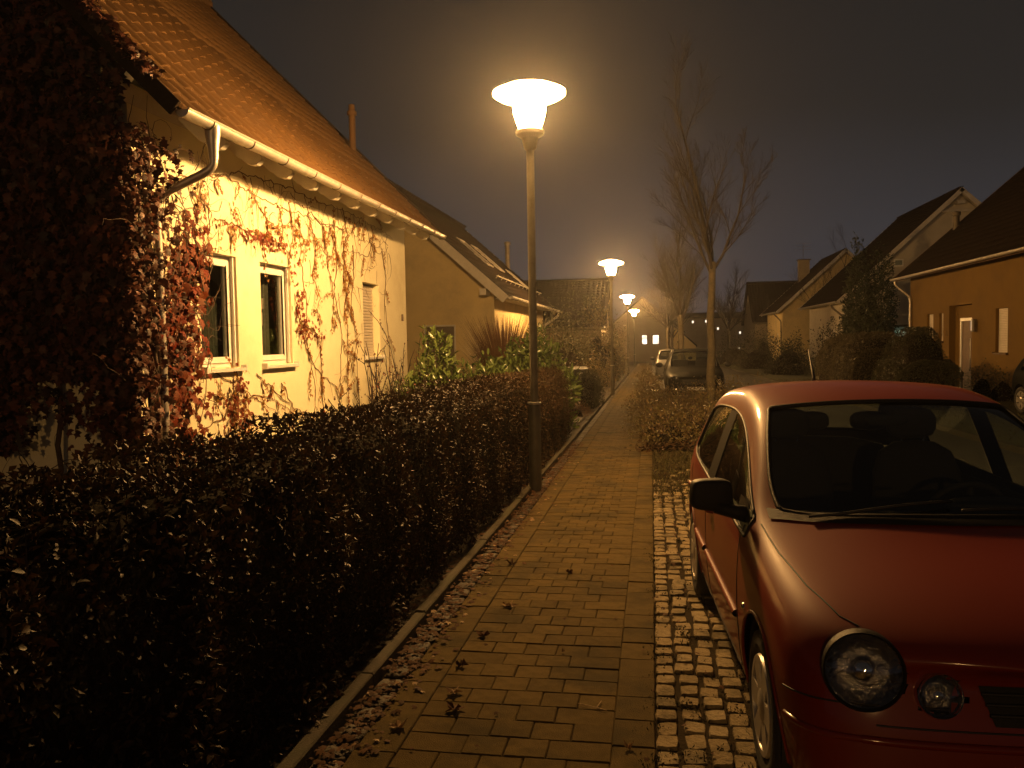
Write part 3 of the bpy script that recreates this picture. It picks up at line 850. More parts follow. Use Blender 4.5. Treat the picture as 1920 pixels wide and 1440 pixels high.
# verge tiles along the near rake and scalloped snow-stop row at the eave
for yy in (6.945, 16.60):
    mb = MB(); a = Vector((-4.18, yy, 3.86)); r_ = Vector((-9.2, yy, 8.90))
    d = (r_ - a); d.normalize(); nn = Vector((-d.z, 0, d.x)); nn = -nn if nn.z < 0 else nn
    L_ = (r_ - a).length
    q = [a + nn * .05, a - nn * .10, r_ - nn * .10, r_ + nn * .05]
    mb.add(q + [p + Vector((0, .03, 0)) for p in q], [(0, 1, 2, 3), (7, 6, 5, 4), (0, 4, 5, 1), (1, 5, 6, 2), (2, 6, 7, 3), (3, 7, 4, 0)])
    mb.obj('verge_board', 'wood_dark', A)
gA = gutter(A, -4.17, 3.845, 7.02, 16.56, 1)
# outlet and swan-neck down to the wall, then the pipe at the corner
mb = MB(); mb.lathe([(.075, .02), (.072, -.06), (.05, -.22), (.047, -.30)], 16, o=(-4.17, 7.55, 3.80)); mb.obj('gutter_outlet', 'zinc', gA, True, 50)
downpipe(A, [(-4.17, 7.55, 3.55), (-4.17, 7.55, 3.42), (-4.73, 7.46, 3.16), (-4.73, 7.45, 2.9), (-4.73, 7.45, -.2)], .042, clips=(2.6, 1.9, .85))
# rafter tails with rounded ends under the eave
def rafter(y):
    mb = MB(); pts = []
    n0 = Vector((-4.25, y, 3.69)); inn = Vector((-4.80, y, 4.24))
    d = (n0 - inn); L_ = d.length; d.normalize(); dn = Vector((d.z, 0, -d.x)); dn = dn if dn.z < 0 else -dn
    prof = [(0, .02), (L_ - .02, .02), (L_, .05), (L_ - .01, .12), (L_ - .05, .165), (L_ - .10, .19), (L_ - .20, .20), (L_ - .23, .215), (0, .215)]
    v = [inn + d * a + dn * b for a, b in prof]
    k = len(v)
    vv = [p + Vector((0, -.045, 0)) for p in v] + [p + Vector((0, .045, 0)) for p in v]
    mb.add(vv, [tuple(range(k)), tuple(range(2 * k - 1, k - 1, -1))] + [(i, (i + 1) % k, k + (i + 1) % k, k + i) for i in range(k)])
    return mb.mesh('rafter_tail', 'wood_white')
rm0 = rafter(0)
for i in range(11):
    o = link('rafter_tail', rm0, None, A); o.location = (0, 8.05 + i * .79, .11)
mb = MB(); mb.box(-4.83, -4.80 + .006, 7.0, 16.0, 3.98, 4.16); mb.obj('eave_board', 'wood_white', A)
# windows
for (a, b, c, d) in (w1, (9.72, 10.60, 1.45, 2.74)):
    w = window(A, AX - .115, 1, a, b, c, d)
    mb = MB(); mb.box(AX - .175, AX - .145, a - .0, b, d - .09, d - .003); mb.obj('shutter_box', 'pvc_white', w)
    mb = MB(); mb.box(AX - .06, AX - .03, b - .035, b - .008, c + .01, d - .01); mb.obj('shutter_guide', 'pvc_white', w)
    sill(A, AX, 1, a - .02, b + .04, c)
    # curtain folds and a dim room behind
    mb = MB(); n = 26
    for k in range(n):
        y = b - .10 - k * (b - a) * .42 / n; y2 = b - .10 - (k + 1) * (b - a) * .42 / n
        x = AX - .30 + .025 * math.sin(k * 1.7); x2 = AX - .30 + .025 * math.sin((k + 1) * 1.7)
        mb.quad((x, y, c + .02), (x2, y2, c + .02), (x2, y2, d - .05), (x, y, d - .05))
    mb.obj('curtain', 'curtain', w, True)
mb = MB()
for (a, b, c, d) in (w1, (9.72, 10.60, 1.45, 2.74)):
    q = [(AX - .16, a - .02, c - .02), (AX - .16, b + .02, c - .02), (AX - .16, b + .02, d + .02), (AX - .16, a - .02, d + .02)]
    p = [(AX - 1.5, y, z) for _, y, z in q]
    mb.add(q + p, [(4, 5, 6, 7), (0, 1, 5, 4), (1, 2, 6, 5), (2, 3, 7, 6), (3, 0, 4, 7)])
mb.obj('room', 'room_dark', A)
mb = MB(); n = 30
for k in range(n):
    ya, yb = 8.36 + .62 * k / n, 8.36 + .62 * (k + 1) / n
    mb.quad((AX - .2 + .012 * math.sin(k * 1.3), ya, 1.52), (AX - .2 + .012 * math.sin((k + 1) * 1.3), yb, 1.52), (AX - .2 + .012 * math.sin((k + 1) * 1.3), yb, 2.2), (AX - .2 + .012 * math.sin(k * 1.3), ya, 2.2))
mb.obj('net_curtain', 'net_cloth', A, True)
mb = MB(); mb.box(AX - .118, AX - .116, 9.92, 9.99, 1.95, 2.12); mb.box(AX - .118, AX - .116, 9.94, 10.02, 2.16, 2.30); mb.obj('note_on_pane', 'paper', A)
mb = MB(); mb.lathe([(0, 0), (.05, 0), (.07, .09), (.06, .14), (0, .15)], 12, o=(AX - .22, 10.02, 1.53)); mb.obj('vase', 'lens_glass', A, True)
shutter(A, AX - .13, 1, sh[0] + .01, sh[1] - .01, sh[2], sh[3] - .02)
sill(A, AX, 1, sh[0] - .02, sh[1] + .03, sh[2])
mb = MB(); mb.box(AX + .001, AX + .02, 15.62, 15.70, 2.12, 2.25); mb.obj('door_bell_box', 'wood_brown', A)
# vent pipe standing out of the roof
vp = MB(); vp.lathe([(.10, 0), (.10, .12), (.065, .16), (.065, .86), (.095, .86), (.095, .93), (.065, .95), (.06, 1.06), (0, 1.08)], 14, o=(-5.80, 15.9, 5.35)); vp.obj('vent_pipe', 'tile_clay', A, True, 40)
mb = MB(); q = Matrix.Translation((-5.78, 15.9, 5.45)) @ Matrix.Rotation(R(45), 4, 'Y'); mb.box(-.22, .22, -.16, .16, -.02, .05, q); mb.obj('pipe_flashing', 'tile_clay', A)

# ------------------------------------------------------------ house B: beige, dark roof with roof hatches
B = empty('house', (0, 0, 0), 0, 'beige gabled house with dark tiled roof behind the laurels, second on the left', 'house')
BY0, BY1 = 25.4, 37.2
shell(B, -4.80, -12.3, BY0, BY1, -.5, 3.26, -8.6, 6.70, 'render_beige', holes_front=[(31.2, 32.6, 0.0, 1.95), (28.3, 29.4, 1.0, 2.0)], holes_near=[(-7.02, -6.10, -.4, 2.18)], depth=.12)
rB, upB, nB, LB = roof_slope(B, -4.26, 3.02, -8.6, 6.92, 24.70, 38.2, 'tile_dark', thick=.10)
roof_slope(B, -12.94, 3.02, -8.6, 6.92, 24.70, 38.2, 'tile_dark', name='rear_roof')
for yy in (24.66, 38.2):
    a = Vector((-4.24, yy, 3.03)); r_ = Vector((-8.6, yy, 6.95)); d = (r_ - a).normalized(); nn = Vector((-d.z, 0, d.x)); nn = -nn if nn.z < 0 else nn
    q = [a + nn * .02, a - nn * .24, r_ - nn * .24, r_ + nn * .02]
    mb = MB(); mb.add(q + [p + Vector((0, .04, 0)) for p in q], [(0, 1, 2, 3), (7, 6, 5, 4), (0, 4, 5, 1), (1, 5, 6, 2), (2, 6, 7, 3), (3, 7, 4, 0)]); mb.obj('verge_board', 'wood_white', B)
mb = MB(); mb.box(-5.12, -4.92, 24.72, 25.4, 3.10, 3.30); mb.obj('purlin_end', 'wood_white', B)
mb = MB(); mb.box(-8.7, -8.5, 24.72, 25.4, 6.3, 6.5); mb.obj('purlin_end', 'wood_white', B)
mb = MB(); mb.box(-4.79, -4.30, 25.45, 37.1, 3.00, 3.03); mb.obj('soffit', 'wood_white', B)
gutter(B, -4.19, 3.03, 24.72, 38.2, 1)
downpipe(B, [(-4.19, 37.9, 2.95), (-4.19, 37.9, 2.8), (-4.74, 37.15, 2.35), (-4.74, 37.1, 2.2), (-4.74, 37.1, -.5)], .05)
downpipe(B, [(-4.60, 37.9, 3.2), (-4.74, 37.4, 2.5), (-4.74, 37.4, -.5)], .03, 'zinc_dark')
mb = MB(); mb.box(-7.0, -6.12, BY0 + .09, BY0 + .11, -.4, 2.16)
mb.obj('side_door_shutter', 'zinc_dark', B)
for a, b, c, d in ((-7.07, -7.02, -.4, 2.23), (-6.10, -6.05, -.4, 2.23), (-7.02, -6.10, 2.18, 2.23)):
    mb = MB(); mb.box(a, b, BY0 - .015, BY0 + .02, c, d); mb.obj('door_trim', 'wood_white', B)
window(B, -4.80 - .1, 1, 31.2, 32.6, 0, 1.95); window(B, -4.90, 1, 28.3, 29.4, 1.0, 2.0)
mb = MB(); mb.box(-6.2, -5.1, 28.0, 33, -.3, 2.3); mb.obj('room', 'room_dark', B)
def on_roof(e, up, s, y, n=0, nr=None):
    return Vector(e) + up * s + Vector((0, y, 0)) + (nr * n if nr else Vector())
def rooflight(parent, e, up, nr, s0, s1, y0, y1, mat='zinc'):
    mb = MB(); h = .09
    for (a, b, c, d) in ((s0, s1, y0, y0 + .08), (s0, s1, y1 - .08, y1), (s0, s0 + .08, y0 + .08, y1 - .08), (s1 - .08, s1, y0 + .08, y1 - .08)):
        q = [on_roof(e, up, s, y, n, nr) for s in (a, b) for y in (c, d) for n in (0, h)]
        mb.add(q, [(0, 1, 3, 2), (4, 6, 7, 5), (0, 4, 5, 1), (2, 3, 7, 6), (0, 2, 6, 4), (1, 5, 7, 3)])
    f = mb.obj('roof_window', mat, parent)
    mb = MB(); mb.quad(*[on_roof(e, up, s, y, h * .7, nr) for s, y in ((s0 + .06, y0 + .06), (s1 - .06, y0 + .06), (s1 - .06, y1 - .06), (s0 + .06, y1 - .06))]); mb.obj('pane', 'house_glass', f)
    return f
eB = (-4.26, 0, 3.02)
rooflight(B, eB, upB, nB, 2.0, 3.5, 29.0, 30.2); rooflight(B, eB, upB, nB, 2.0, 3.5, 31.4, 32.6); rooflight(B, eB, upB, nB, 1.2, 2.4, 34.4, 35.4)
mb = MB(); mb.tube([on_roof(eB, upB, 1.0, 26.5, .16, nB), on_roof(eB, upB, 1.0, 37.4, .16, nB)], .02, 6)
for k in range(12): mb.tube([on_roof(eB, upB, 1.0, 26.6 + k * .95, .0, nB), on_roof(eB, upB, 1.0, 26.6 + k * .95, .2, nB)], .012, 4)
mb.obj('snow_guard', 'zinc', B)
cp = MB(); cp.lathe([(.11, 0), (.11, 1.05), (.15, 1.07), (.15, 1.2), (.10, 1.22), (0, 1.24)], 14, o=(-6.45, 37.6, 5.0)); cp.obj('flue', 'zinc_dark', B, True, 40)

# ------------------------------------------------------------ house C: dark, its roof slope facing the camera
def cross_house(label, x0, x1, y0, y1, zg, ze, zr, wall, tile, extras=None, gap=.4):
    """house whose ridge runs along X (roof slope towards the camera)"""
    H = empty('house', (0, 0, 0), 0, label, 'house')
    yr = (y0 + y1) / 2
    mb = MB()
    for x in (x0, x1):
        mb.add([(x, y0, zg), (x, y1, zg), (x, y1, ze), (x, yr, zr - .12), (x, y0, ze)], [(0, 1, 2, 3, 4)])
    mb.quad((x0, y0, zg), (x1, y0, zg), (x1, y0, ze), (x0, y0, ze)); mb.quad((x0, y1, zg), (x1, y1, zg), (x1, y1, ze), (x0, y1, ze))
    mb.obj('wall', wall, H)
    s = (zr - ze) / (yr - y0)
    mb = MB()
    ye = y0 - gap; zee = ze - gap * s
    for ya, yb in ((ye, yr), (y1 + gap, yr)):
        mb.add([(x0 - .3, ya, zee), (x1 + .3, ya, zee), (x1 + .3, yb, zr), (x0 - .3, yb, zr), (x0 - .3, ya, zee - .14), (x1 + .3, ya, zee - .14), (x1 + .3, yb, zr - .14), (x0 - .3, yb, zr - .14)],
               [(0, 1, 2, 3), (7, 6, 5, 4), (0, 4, 5, 1), (1, 5, 6, 2), (3, 7, 4, 0)])
    rf = mb.obj('roof', tile, H)
    up = Vector((0, yr - ye, zr - zee)); Ls = up.length; up.normalize(); nn = Vector((0, -up.z, up.y)); X = Vector((1, 0, 0))
    Mx = []
    for j in range(int(Ls / TE)):
        for i in range(int((x1 - x0 + .6) / TW)):
            p = Vector((x0 - .3 + i * TW, ye, zee)) + up * (j * TE)
            Mx.append(np.array([[X.x, up.x, nn.x, p.x], [X.y, up.y, nn.y, p.y], [X.z, up.z, nn.z, p.z + .01], [0, 0, 0, 1]]))
    stamp_obj('tile_field', TV, TF, Mx, tile, rf, kind='stuff')
    mb = MB(); mb.tube([(x0 - .3, yr, zr + .02), (x1 + .3, yr, zr + .02)], .12, 8); mb.obj('ridge', tile, rf)
    mb = MB(); mb.tube([(x0 - .3, ye - .06, zee - .05), (x1 + .3, ye - .06, zee - .05)], .07, 8); mb.obj('gutter', 'zinc_dark', H)
    return H
cross_house('dark house with long level roof ridge, third on the left behind the bushes', -10.5, -2.8, 47.5, 56.5, -.8, 2.6, 5.35, 'render_grey', 'tile_black')

# ------------------------------------------------------------ house D: gabled house with two lit windows at the end of the path
def gable_house(label, x0, x1, y0, y1, zg, ze, xr, zr, wall, tile, holes=(), over=.35):
    """house with its gable facing the camera"""
    H = empty('house', (0, 0, 0), 0, label, 'house')
    mb = MB()
    facade(mb, (0, y0, 0), (1, 0, 0), zg, ze, x0, x1, list(holes), .15, (0, 1, 0))
    mb.add([(x0, y0, ze), (x1, y0, ze), (xr, y0, zr - .1)], [(0, 1, 2)])
    mb.quad((x0, y0, zg), (x0, y1, zg), (x0, y1, ze), (x0, y0, ze)); mb.quad((x1, y0, zg), (x1, y1, zg), (x1, y1, ze), (x1, y0, ze))
    mb.add([(x0, y1, zg), (x1, y1, zg), (x1, y1, ze), (xr, y1, zr - .1), (x0, y1, ze)], [(0, 1, 2, 3, 4)])
    mb.obj('wall', wall, H)
    for xe in (x0, x1):
        s = (zr - ze) / abs(xe - xr); o_ = over if xe > xr else -over
        a = Vector((xe + o_, 0, ze - over * s)); b = Vector((xr, 0, zr))
        mb = MB(); q = [(a.x, y0 - .4, a.z), (a.x, y1 + .3, a.z), (b.x, y1 + .3, b.z), (b.x, y0 - .4, b.z)]
        mb.add(q + [(p[0], p[1], p[2] - .2) for p in q], [(0, 1, 2, 3), (7, 6, 5, 4), (0, 4, 5, 1), (1, 5, 6, 2), (2, 6, 7, 3), (3, 7, 4, 0)])
        mb.obj('roof', tile, H)
    return H
D = gable_house('gabled house at the far end of the path with two lit windows', -5.6, 3.6, 98, 108, -1.2, 2.6, -1.0, 6.55, 'render_grey', 'tile_dark',
                holes=[(-1.12, -.42, .95, 2.12), (.10, .95, .95, 2.12)])
for a, b in ((-1.12, -.42), (.10, .95)):
    mb = MB(); mb.box(a + .07, b - .07, 98.12, 98.14, 1.02, 2.05); w = mb.obj('window', 'room_light', D)
    for q in ((a, a + .08, .95, 2.12), (b - .08, b, .95, 2.12), (a + .08, b - .08, 2.04, 2.12), (a + .08, b - .08, .95, 1.03)):
        mb = MB(); mb.box(q[0], q[1], 98.06, 98.11, q[2], q[3]); mb.obj('frame', 'wood_brown', w)
mb = MB(); mb.box(-3.2, -2.9, 97.9, 98.0, 3.2, 3.3); mb.obj('purlin_end', 'wood_white', D)
gable_house('low annexe with a pale lean-to gable right of the lit-window house', 2.4, 5.0, 96, 100, -1.2, .9, 2.6, 3.1, 'render_beige', 'tile_dark', over=.1)

# ------------------------------------------------------------ right-hand row
def right_house(label, y0, y1, zg, zeave, xr, zr, wall, roofmat, holes, over=.45, near_over=.4, singles=0, board='wood_brown', xw=10.6):
    H = empty('house', (0, 0, 0), 0, label, 'house')
    xe = 10.0
    s = (zr - zeave) / (xr - xe)
    zw = zeave + (xw - xe) * s - .14
    xb = 2 * xr - xw
    shell(H, xw, xb, y0, y1, zg, zw, xr, zr - .2, wall, holes_front=holes, side=-1, depth=.22)
    r1, up, nr, L_ = roof_slope(H, xe + .03, zeave, xr, zr, y0 - near_over, y1 + over, roofmat, board=board)
    roof_slope(H, 2 * xr - xe, zeave, xr, zr, y0 - near_over, y1 + over, roofmat, board=board, name='rear_roof')
    for yy in (y0 - near_over - .04, y1 + over):
        for sgn in (1, -1):
            a = Vector((xr - sgn * (xr - xe), yy, zeave + .02)); r_ = Vector((xr, yy, zr + .03)); d = (r_ - a).normalized(); nn = Vector((-d.z, 0, d.x)); nn = -nn if nn.z < 0 else nn
            q = [a + nn * .02, a - nn * .2, r_ - nn * .2, r_ + nn * .02]
            mb = MB(); mb.add(q + [p + Vector((0, .04, 0)) for p in q], [(0, 1, 2, 3), (7, 6, 5, 4), (0, 4, 5, 1), (1, 5, 6, 2), (2, 6, 7, 3), (3, 7, 4, 0)]); mb.obj('verge_board', board, H)
    gutter(H, xe - .03, zeave + .02, y0 - near_over, y1 + over, -1, 'zinc', brackets=False)
    return H, up, nr
R1, up1, nr1 = right_house('orange rendered house with dark roof and pale shutters, nearest on the right', 21.0, 36.7, -.6, 3.94, 15.9, 9.1, 'render_orange', 'tile_dark',
    [(27.15, 28.05, 1.05, 2.43), (30.0, 32.15, -.6, 2.66), (32.75, 33.2, 1.38, 2.43), (33.85, 34.6, 1.38, 2.43)])
shutter(R1, 10.6 + .10, -1, 27.16, 28.04, 1.06, 2.42); shutter(R1, 10.6 + .10, -1, 32.76, 33.19, 1.39, 2.42); shutter(R1, 10.6 + .10, -1, 33.86, 34.59, 1.39, 2.42)
sill(R1, 10.6, -1, 27.1, 28.1, 1.05, 'wood_brown'); sill(R1, 10.6, -1, 32.7, 33.25, 1.38, 'wood_brown'); sill(R1, 10.6, -1, 33.8, 34.65, 1.38, 'wood_brown')
mb = MB(); mb.box(10.82, 10.88, 30.0, 32.15, -.6, 2.66); mb.obj('entrance_recess', 'render_orange', R1)
mb = MB(); mb.box(10.74, 10.81, 30.25, 31.25, -.5, 2.1); dr = mb.obj('door', 'wood_brown', R1)
for a, b, c, d in ((30.15, 30.25, -.5, 2.2), (31.25, 31.35, -.5, 2.2), (30.25, 31.25, 2.1, 2.2)):
    mb = MB(); mb.box(10.70, 10.79, a, b, c, d); mb.obj('door_frame', 'pvc_white', R1)
mb = MB(); mb.tube([(10.70, 30.4, .4), (10.70, 30.4, 1.5)], .018, 8); mb.obj('handle', 'steel_ring', dr)
mb = MB(); mb.lathe([(0, 0), (.07, 0), (.07, .42), (0, .42)], 12, o=(10.50, 29.55, 1.72)); mb.obj('wall_lamp', 'zinc_dark', R1, True, 40)
mb = MB(); mb.box(10.44, 10.47, 29.56, 29.62, 1.76, 2.1); mb.obj('lit_slot', 'door_lamp', R1)
downpipe(R1, [(9.97, 36.6, 3.86), (9.97, 36.6, 3.72), (10.50, 36.45, 3.2), (10.52, 36.45, 3.0), (10.52, 36.45, -.6)], .05)
mb = MB(); mb.lathe([(.13, 0), (.13, .7), (.17, .72), (.17, .86), (0, .9)], 12, o=(12.3, 36.6, 5.75)); mb.obj('flue', 'zinc_dark', R1, True, 40)

R2, up2, nr2 = right_house('white gabled house with steep dark roof behind the conifer, second on the right', 48.2, 58.9, -.8, 3.5, 16.3, 9.35, 'render_white', 'tile_dark',
    [(51.0, 52.0, .9, 2.0), (54.5, 55.5, .9, 2.0)], near_over=.5, board='wood_white')
downpipe(R2, [(9.97, 48.9, 3.4), (9.97, 48.9, 3.25), (10.5, 48.5, 2.7), (10.52, 48.45, 2.5), (10.52, 48.45, -.8)], .055, 'zinc_dark')
for a in (51.0, 54.5):
    window(R2, 10.72, -1, a, a + 1, .9, 2.0)
mb = MB(); mb.box(11.4, 12, 50.5, 56, .6, 2.2); mb.obj('room', 'room_dark', R2)
mb = MB(); mb.box(13.05, 13.55, 48.17, 48.195, 5.35, 5.75); w = mb.obj('gable_window', 'pvc_white', R2)
mb = MB(); mb.box(13.12, 13.48, 48.155, 48.168, 5.42, 5.68); mb.obj('pane', 'house_glass', w)
mb = MB(); mb.box(16.1, 16.5, 47.75, 48.18, 8.55, 8.72); mb.obj('purlin_end', 'wood_white', R2)
mb = MB(); mb.box(15.4, 17.2, 47.95, 48.1, 8.15, 8.27); mb.obj('collar_beam', 'wood_white', R2)

R3, up3, nr3 = right_house('gabled house with a chimney pot, third on the right beyond the white one', 70.6, 79.5, -1.2, 3.62, 15.4, 8.55, 'render_beige', 'tile_dark', [(73, 74, .6, 1.9)], near_over=.5, board='wood_white')
downpipe(R3, [(9.97, 71.0, 3.5), (10.5, 70.8, 2.9), (10.52, 70.75, -1.2)], .06, 'zinc_dark')
window(R3, 10.72, -1, 73, 74, .6, 1.9)
mb = MB(); mb.box(13.0, 13.9, 77.2, 77.9, 6.0, 8.35); c_ = mb.obj('chimney', 'render_grey', R3)
mb = MB(); mb.box(12.9, 14.0, 77.1, 78.0, 8.35, 8.45); mb.obj('chimney_cap', 'zinc_dark', c_)
mb = MB(); mb.tube([(13.4, 77.5, 8.4), (13.4, 77.5, 9.9)], .02, 5)
for z in (9.3, 9.6, 9.85): mb.tube([(12.7, 77.5, z), (14.1, 77.5, z)], .012, 4)
mb.obj('aerial', 'zinc_dark', c_)
cross_house('dark house with level ridge, farthest in the row on the right', 10.5, 18.5, 88, 98, -1.3, 3.4, 7.45, 'render_grey', 'tile_dark')

# ================================================================== VEGETATION
def bumps(p, seed=0, amp=.05, f=2.2):
    a = np.zeros(len(p))
    r = np.random.default_rng(seed)
    for k in range(5):
        d = r.normal(size=3) * f * (1 + k * .6)
        a += np.sin(p @ d + r.random() * 6.28) / (1 + k * .6)
    return a * amp

def hedge_box(name, label, x0, x1, y0, y1, zb, zt, nleaf, size, mat, seed, group=None, shape='oval', amp=.045, dome=0.0, density_pow=1.0, jitter=.05):
    H = empty(name, (0, 0, 0), 0, label, 'hedge', group)
    w, l, h = x1 - x0, y1 - y0, zt - zb
    areas = np.array([w * l * 1.3, l * h, l * h * .6, w * h * 1.2, w * h * 1.2]); pr = areas / areas.sum()
    face = RNG.choice(5, nleaf, p=pr)
    u = RNG.random(nleaf) ** density_pow; v = RNG.random(nleaf); t = RNG.random(nleaf)
    P = np.zeros((nleaf, 3)); N = np.zeros((nleaf, 3))
    Y = y0 + l * u
    m = face == 0; P[m] = np.c_[x0 + w * v[m], Y[m], np.full(m.sum(), zt)]; N[m] = (0, 0, 1)
    m = face == 1; P[m] = np.c_[np.full(m.sum(), x1), Y[m], zb + h * v[m]]; N[m] = (1, 0, 0)
    m = face == 2; P[m] = np.c_[np.full(m.sum(), x0), Y[m], zb + h * v[m]]; N[m] = (-1, 0, 0)
    m = face == 3; P[m] = np.c_[x0 + w * v[m], np.full(m.sum(), y0), zb + h * t[m]]; N[m] = (0, -1, 0)
    m = face == 4; P[m] = np.c_[x0 + w * v[m], np.full(m.sum(), y1), zb + h * t[m]]; N[m] = (0, 1, 0)
    # round the edges
    c = np.array([(x0 + x1) / 2, 0, zb]); q = P.copy(); q[:, 1] = np.clip(P[:, 1], y0 + w / 2, y1 - w / 2)
    dx = (P[:, 0] - c[0]) / (w / 2); dz = np.clip((P[:, 2] - zb) / h, 0, 1); dy = np.clip((np.abs(P[:, 1] - (y0 + y1) / 2) - (l / 2 - w / 2)) / (w / 2), 0, 1)
    k = .10 + dome
    def warp(P, dx, dy, dz):
        P[:, 2] -= k * h * (np.abs(dx) ** 4 + dy ** 4) * dz ** 3
        P[:, 0] = c[0] + (P[:, 0] - c[0]) * (1 - (.10 + dome * .5) * dz ** 5)
        return P
    P = warp(P, dx, dy, dz)
    P[:, 2] += -G * P[:, 1]
    N = N + np.c_[dx * dz ** 4 * .5, 0 * dx, 0 * dx]
    depth = RNG.exponential(jitter, nleaf) - jitter * .6
    P += N * (bumps(P, seed, amp) - depth)[:, None]
    NN = N * .55 + rvec(nleaf) * .8
    T = N * .5 + np.array([0, 0, .35]) + rvec(nleaf) * .9
    leaf_obj('foliage', P, NN, T, RNG.uniform(size * .65, size * 1.3, nleaf), .55, mat, shape, H, kind='stuff')
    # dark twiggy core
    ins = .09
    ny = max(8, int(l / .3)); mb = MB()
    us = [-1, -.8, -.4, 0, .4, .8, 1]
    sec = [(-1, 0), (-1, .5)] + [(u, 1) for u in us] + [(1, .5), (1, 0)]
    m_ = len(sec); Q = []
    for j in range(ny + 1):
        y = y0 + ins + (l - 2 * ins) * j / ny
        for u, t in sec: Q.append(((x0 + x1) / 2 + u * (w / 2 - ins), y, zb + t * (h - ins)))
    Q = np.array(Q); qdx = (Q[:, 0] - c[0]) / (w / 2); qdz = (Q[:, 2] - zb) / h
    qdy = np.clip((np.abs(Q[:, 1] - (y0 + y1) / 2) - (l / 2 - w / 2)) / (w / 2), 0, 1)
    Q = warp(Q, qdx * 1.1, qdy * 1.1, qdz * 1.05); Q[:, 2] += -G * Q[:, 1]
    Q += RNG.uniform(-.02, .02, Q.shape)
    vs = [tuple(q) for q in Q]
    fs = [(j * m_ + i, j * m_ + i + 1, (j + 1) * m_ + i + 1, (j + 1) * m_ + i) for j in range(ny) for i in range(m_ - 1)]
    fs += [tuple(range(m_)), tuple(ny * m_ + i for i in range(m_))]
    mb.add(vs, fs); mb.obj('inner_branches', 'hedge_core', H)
    # shoots that stand out of the clipped surface
    mb = MB()
    for _ in range(int(l * w * 14)):
        x = random.uniform(x0 + .05, x1); y = random.uniform(y0, y1); z = zt + gz(y)
        mb.tube([(x, y, z - .15), (x + random.gauss(0, .02), y + random.gauss(0, .02), z + random.uniform(.0, .07))], [.003, .001], 3, cap=False)
    mb.obj('shoots', 'twig', H, kind='stuff')
    return H
hedge_box('clipped_hedge', 'long dark clipped hedge running beside the kerb from the foreground to past the lamp', -2.36, -1.58, .9, 15.9, .02, 1.27, 105000, .034, 'hedge_leaf', 3, density_pow=1.25)

def sphere_pts(n):
    v = rvec(n); v[:, 2] = np.abs(v[:, 2]) * 1.0
    return v
def shrub(name, label, cat, c, rad, n, size, mat, shape='oval', group=None, seed=0, amp=.12, wid=.5, stems=10, up=.3, droop=0.0, core=.62, low=0.0, fill=.16, smat='twig'):
    """a bush: leaves through the outer shell of an uneven dome, with stems and a dark heart"""
    H = empty(name, (c[0], c[1], gz(c[1])), 0, label, cat, group)
    d = sphere_pts(n)
    rr = 1 - np.abs(RNG.normal(0, fill, n))
    r3 = np.array(rad)
    lump = 1 + bumps(d * 2.0, seed, amp, 2.6)
    P = d * r3 * (rr * lump)[:, None]
    P[:, 2] = np.maximum(P[:, 2], .02) + low
    N = d * .5 + rvec(n) * .8
    T = d * .7 + np.array([0, 0, up - droop]) + rvec(n) * .7
    leaf_obj('foliage', P, N, T, RNG.uniform(size * .6, size * 1.25, n), wid, mat, shape, H, kind='stuff')
    mb = MB()
    for k in range(stems):
        a = random.uniform(0, 6.28); q = random.uniform(.3, .95)
        e = Vector((math.cos(a) * rad[0] * q, math.sin(a) * rad[1] * q, rad[2] * random.uniform(.5, .98) + low))
        mb.tube([(random.uniform(-.05, .05), random.uniform(-.05, .05), -.05), e * .5 + Vector((0, 0, .1 * rad[2])), e], [.014, .009, .003], 4, cap=False)
    mb.obj('stems', smat, H, kind='stuff')
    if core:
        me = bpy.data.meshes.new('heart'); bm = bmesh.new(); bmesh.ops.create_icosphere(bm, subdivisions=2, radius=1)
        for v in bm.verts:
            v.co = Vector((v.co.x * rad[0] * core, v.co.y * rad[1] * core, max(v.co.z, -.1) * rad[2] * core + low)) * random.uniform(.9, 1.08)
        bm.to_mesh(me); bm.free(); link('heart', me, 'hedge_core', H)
    return H

# cherry laurels behind the hedge
LAUR = 'cherry laurels behind the clipped hedge'
shrub('cherry_laurel', 'tall pointed cherry laurel with shiny leaves close to the yellow house corner', 'shrub', (-3.45, 13.2), (.42, .5, 1.86), 1300, .135, 'laurel_leaf', 'long', LAUR, 1, wid=.62, up=.7, core=.5)
shrub('cherry_laurel', 'low dark laurel at the foot of the tall pointed one, nearest the wall', 'shrub', (-3.75, 13.3), (.65, .6, 1.48), 1500, .125, 'laurel_leaf', 'long', LAUR, 2, wid=.62, up=.4)
shrub('cherry_laurel', 'middle laurel between the pointed one and the big round one', 'shrub', (-3.0, 14.9), (.8, .75, 1.50), 2200, .13, 'laurel_leaf', 'long', LAUR, 3, wid=.62, up=.4)
shrub('cherry_laurel', 'big rounded cherry laurel beside the lamp post at the end of the hedge', 'shrub', (-2.50, 17.3), (.98, .85, 1.93), 3600, .14, 'laurel_leaf', 'long', LAUR, 4, wid=.62, up=.35)
# young conifer by the creeper
shrub('dwarf_conifer', 'small dark conifer in front of the yellow wall behind the hedge', 'shrub', (-3.5, 11.0), (.22, .22, 1.28), 900, .06, 'needle_leaf', 'oval', None, 9, wid=.25, core=.4)

